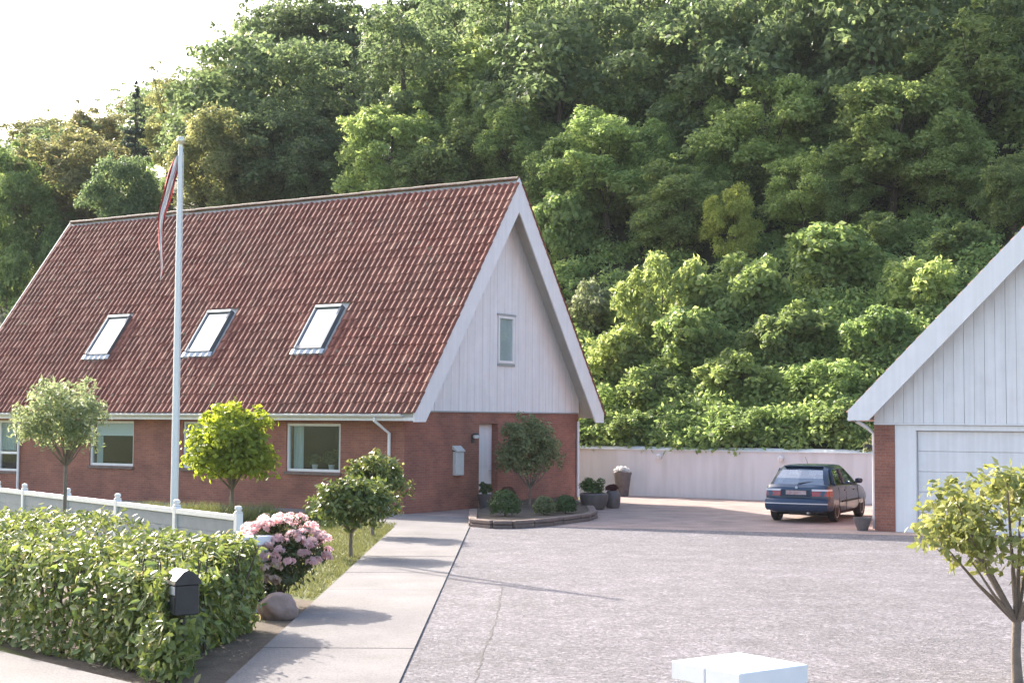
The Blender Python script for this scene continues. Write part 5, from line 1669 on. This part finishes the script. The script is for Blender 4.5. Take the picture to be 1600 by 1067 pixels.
# plate recess, plate, bumper, sill, exhaust, wiper, hatch line, badge, spoiler lip
MB().bbox(-.39, .39, -2.10, -2.0, .66, .83, .01).build('plate_panel', M['car_paint'], car)
MB().bbox(-.26, .26, -2.112, -2.101, .695, .80, .003).build('number_plate', M['plate'], car)
bp_ = MB(); prof_b = [(.83, -1.58), (.865, -1.85), (.80, -2.11), (.45, -2.165), (0, -2.18), (-.45, -2.165), (-.80, -2.11), (-.865, -1.85), (-.83, -1.58)]
vs, fs = [], []
lv = [(.30, .955), (.36, .995), (.50, 1.0), (.575, .985), (.60, .96)]
for z, k in lv:
    for x, y in prof_b: vs.append((x * k, -.9 + (y + .9) * k if y < -1.7 else y, z))
m_ = len(prof_b)
for j in range(len(lv) - 1):
    for i in range(m_ - 1): fs.append((j * m_ + i, j * m_ + i + 1, (j + 1) * m_ + i + 1, (j + 1) * m_ + i))
fs.append(tuple(range((len(lv) - 1) * m_, len(lv) * m_))); fs.append(tuple(range(m_))[::-1])
bp_.add(vs, fs).build('bumper', M['car_trim'], car, 45)
MB().tube([(-.80, -2.115, .475), (-.45, -2.175, .475), (0, -2.19, .475), (.45, -2.175, .475), (.80, -2.115, .475)], .014, 6).build('bumper_strip', M['tail_clear'], car, True)
MB().tube([(.30, -1.7, .25), (.30, -2.12, .25)], .028, 10).build('exhaust', M['zinc'], car, True)
MB().bbox(-.25, .45, -1.98, -1.6, .19, .30, .03).build('silencer', M['black_trim'], car)
MB().tube([(0, -1.985, .93), (.02, -1.93, .97), (.36, -1.84, 1.02)], .01, 5).build('wiper', M['black_trim'], car)
MB().bbox(-.52, .52, -1.46, -1.33, 1.375, 1.40, .01).build('roof_lip', M['car_paint'], car)
MB().lathe([(0, 0), (.035, 0), (.035, .008), (0, .01)], 12, (0, 0, 0)).build('badge', M['alloy'], car)
bpy.data.objects['badge'].rotation_euler = (R(75), 0, 0); bpy.data.objects['badge'].location = (0, -2.06, .875)
MB().tube([(-.66, -2.035, .62), (0, -2.085, .62), (.66, -2.035, .62)], .006, 5).build('hatch_seam', M['black_trim'], car)
MB().tube([(0, -1.0, 1.42), (0, -1.25, 1.62)], .005, 5).build('aerial', M['black_trim'], car)
MB().bbox(-.70, .70, -1.5, 1.6, .165, .26, .03).build('underbody', M['black_trim'], car)
# seats, parcel shelf
for sx in (-.35, .35):
    s0 = MB().bbox(sx - .24, sx + .24, -.15, -.02, .55, 1.10, .04); s0.bbox(sx - .13, sx + .13, -.13, -.05, 1.12, 1.27, .03); s0.build('front_seat', M['seat'], car)
s0 = MB().bbox(-.62, .62, -1.20, -1.06, .6, 1.06, .04)
for sx in (-.35, .35): s0.bbox(sx - .13, sx + .13, -1.18, -1.10, 1.075, 1.17, .03)
s0.build('rear_seat', M['seat'], car)
MB().bbox(-.66, .66, -1.82, -1.24, .935, .96, .01).build('parcel_shelf', M['seat'], car)
# wheels
wp = [(.0, -.085), (.20, -.085), (.275, -.095), (.302, -.075), (.305, 0), (.302, .075), (.275, .095), (.20, .085), (.0, .085)]
tyre_me = MB().lathe([(.19, -.08), (.20, -.09), (.275, -.098), (.302, -.075), (.306, 0), (.302, .075), (.275, .098), (.20, .09), (.19, .08)], 28).mesh('tyre', M['rubber'], 40)
rim = MB().lathe([(0, .055), (.05, .055), (.06, .065), (.12, .045), (.165, .06), (.185, .088), (.197, .088), (.197, -.08), (0, -.08)], 28)
rim_me = rim.mesh('rim', M['alloy'], 35)
spoke = MB()
for k in range(7):
    a = 2 * math.pi * k / 7
    c_, s_ = math.cos(a), math.sin(a)
    spoke.tube([(c_ * .07, s_ * .07, .058), (c_ * .15, s_ * .15, .062)], .022, 6)
spoke_me = spoke.mesh('hole', M['black_trim'])
for ay in AX:
    for s_ in (-1, 1):
        w = link('wheel', tyre_me, car, (s_ * .735, ay, .302)); w.rotation_euler = (0, s_ * math.pi / 2, 0)
        link('rim', rim_me, w); link('vent_holes', spoke_me, w)

# ------------------------------------------------------------------ thin summer haze
hz = bpy.data.materials.new('haze_air'); hz.use_nodes = True
nt = hz.node_tree
nt.nodes.remove(nt.nodes['Principled BSDF'])
pv = nt.nodes.new('ShaderNodeVolumePrincipled')
pv.inputs['Color'].default_value = (0.88, 0.91, 0.95, 1)
pv.inputs['Density'].default_value = 0.0002
pv.inputs['Anisotropy'].default_value = 0.0
nt.links.new(pv.outputs[0], nt.nodes['Material Output'].inputs['Volume'])
hb_ = MB().box(-1000, 1000, -1000, 1400, -1.2, 48).build('haze', hz)
hb_['kind'] = 'stuff'; hb_['label'] = 'thin pale summer haze over the whole hillside'
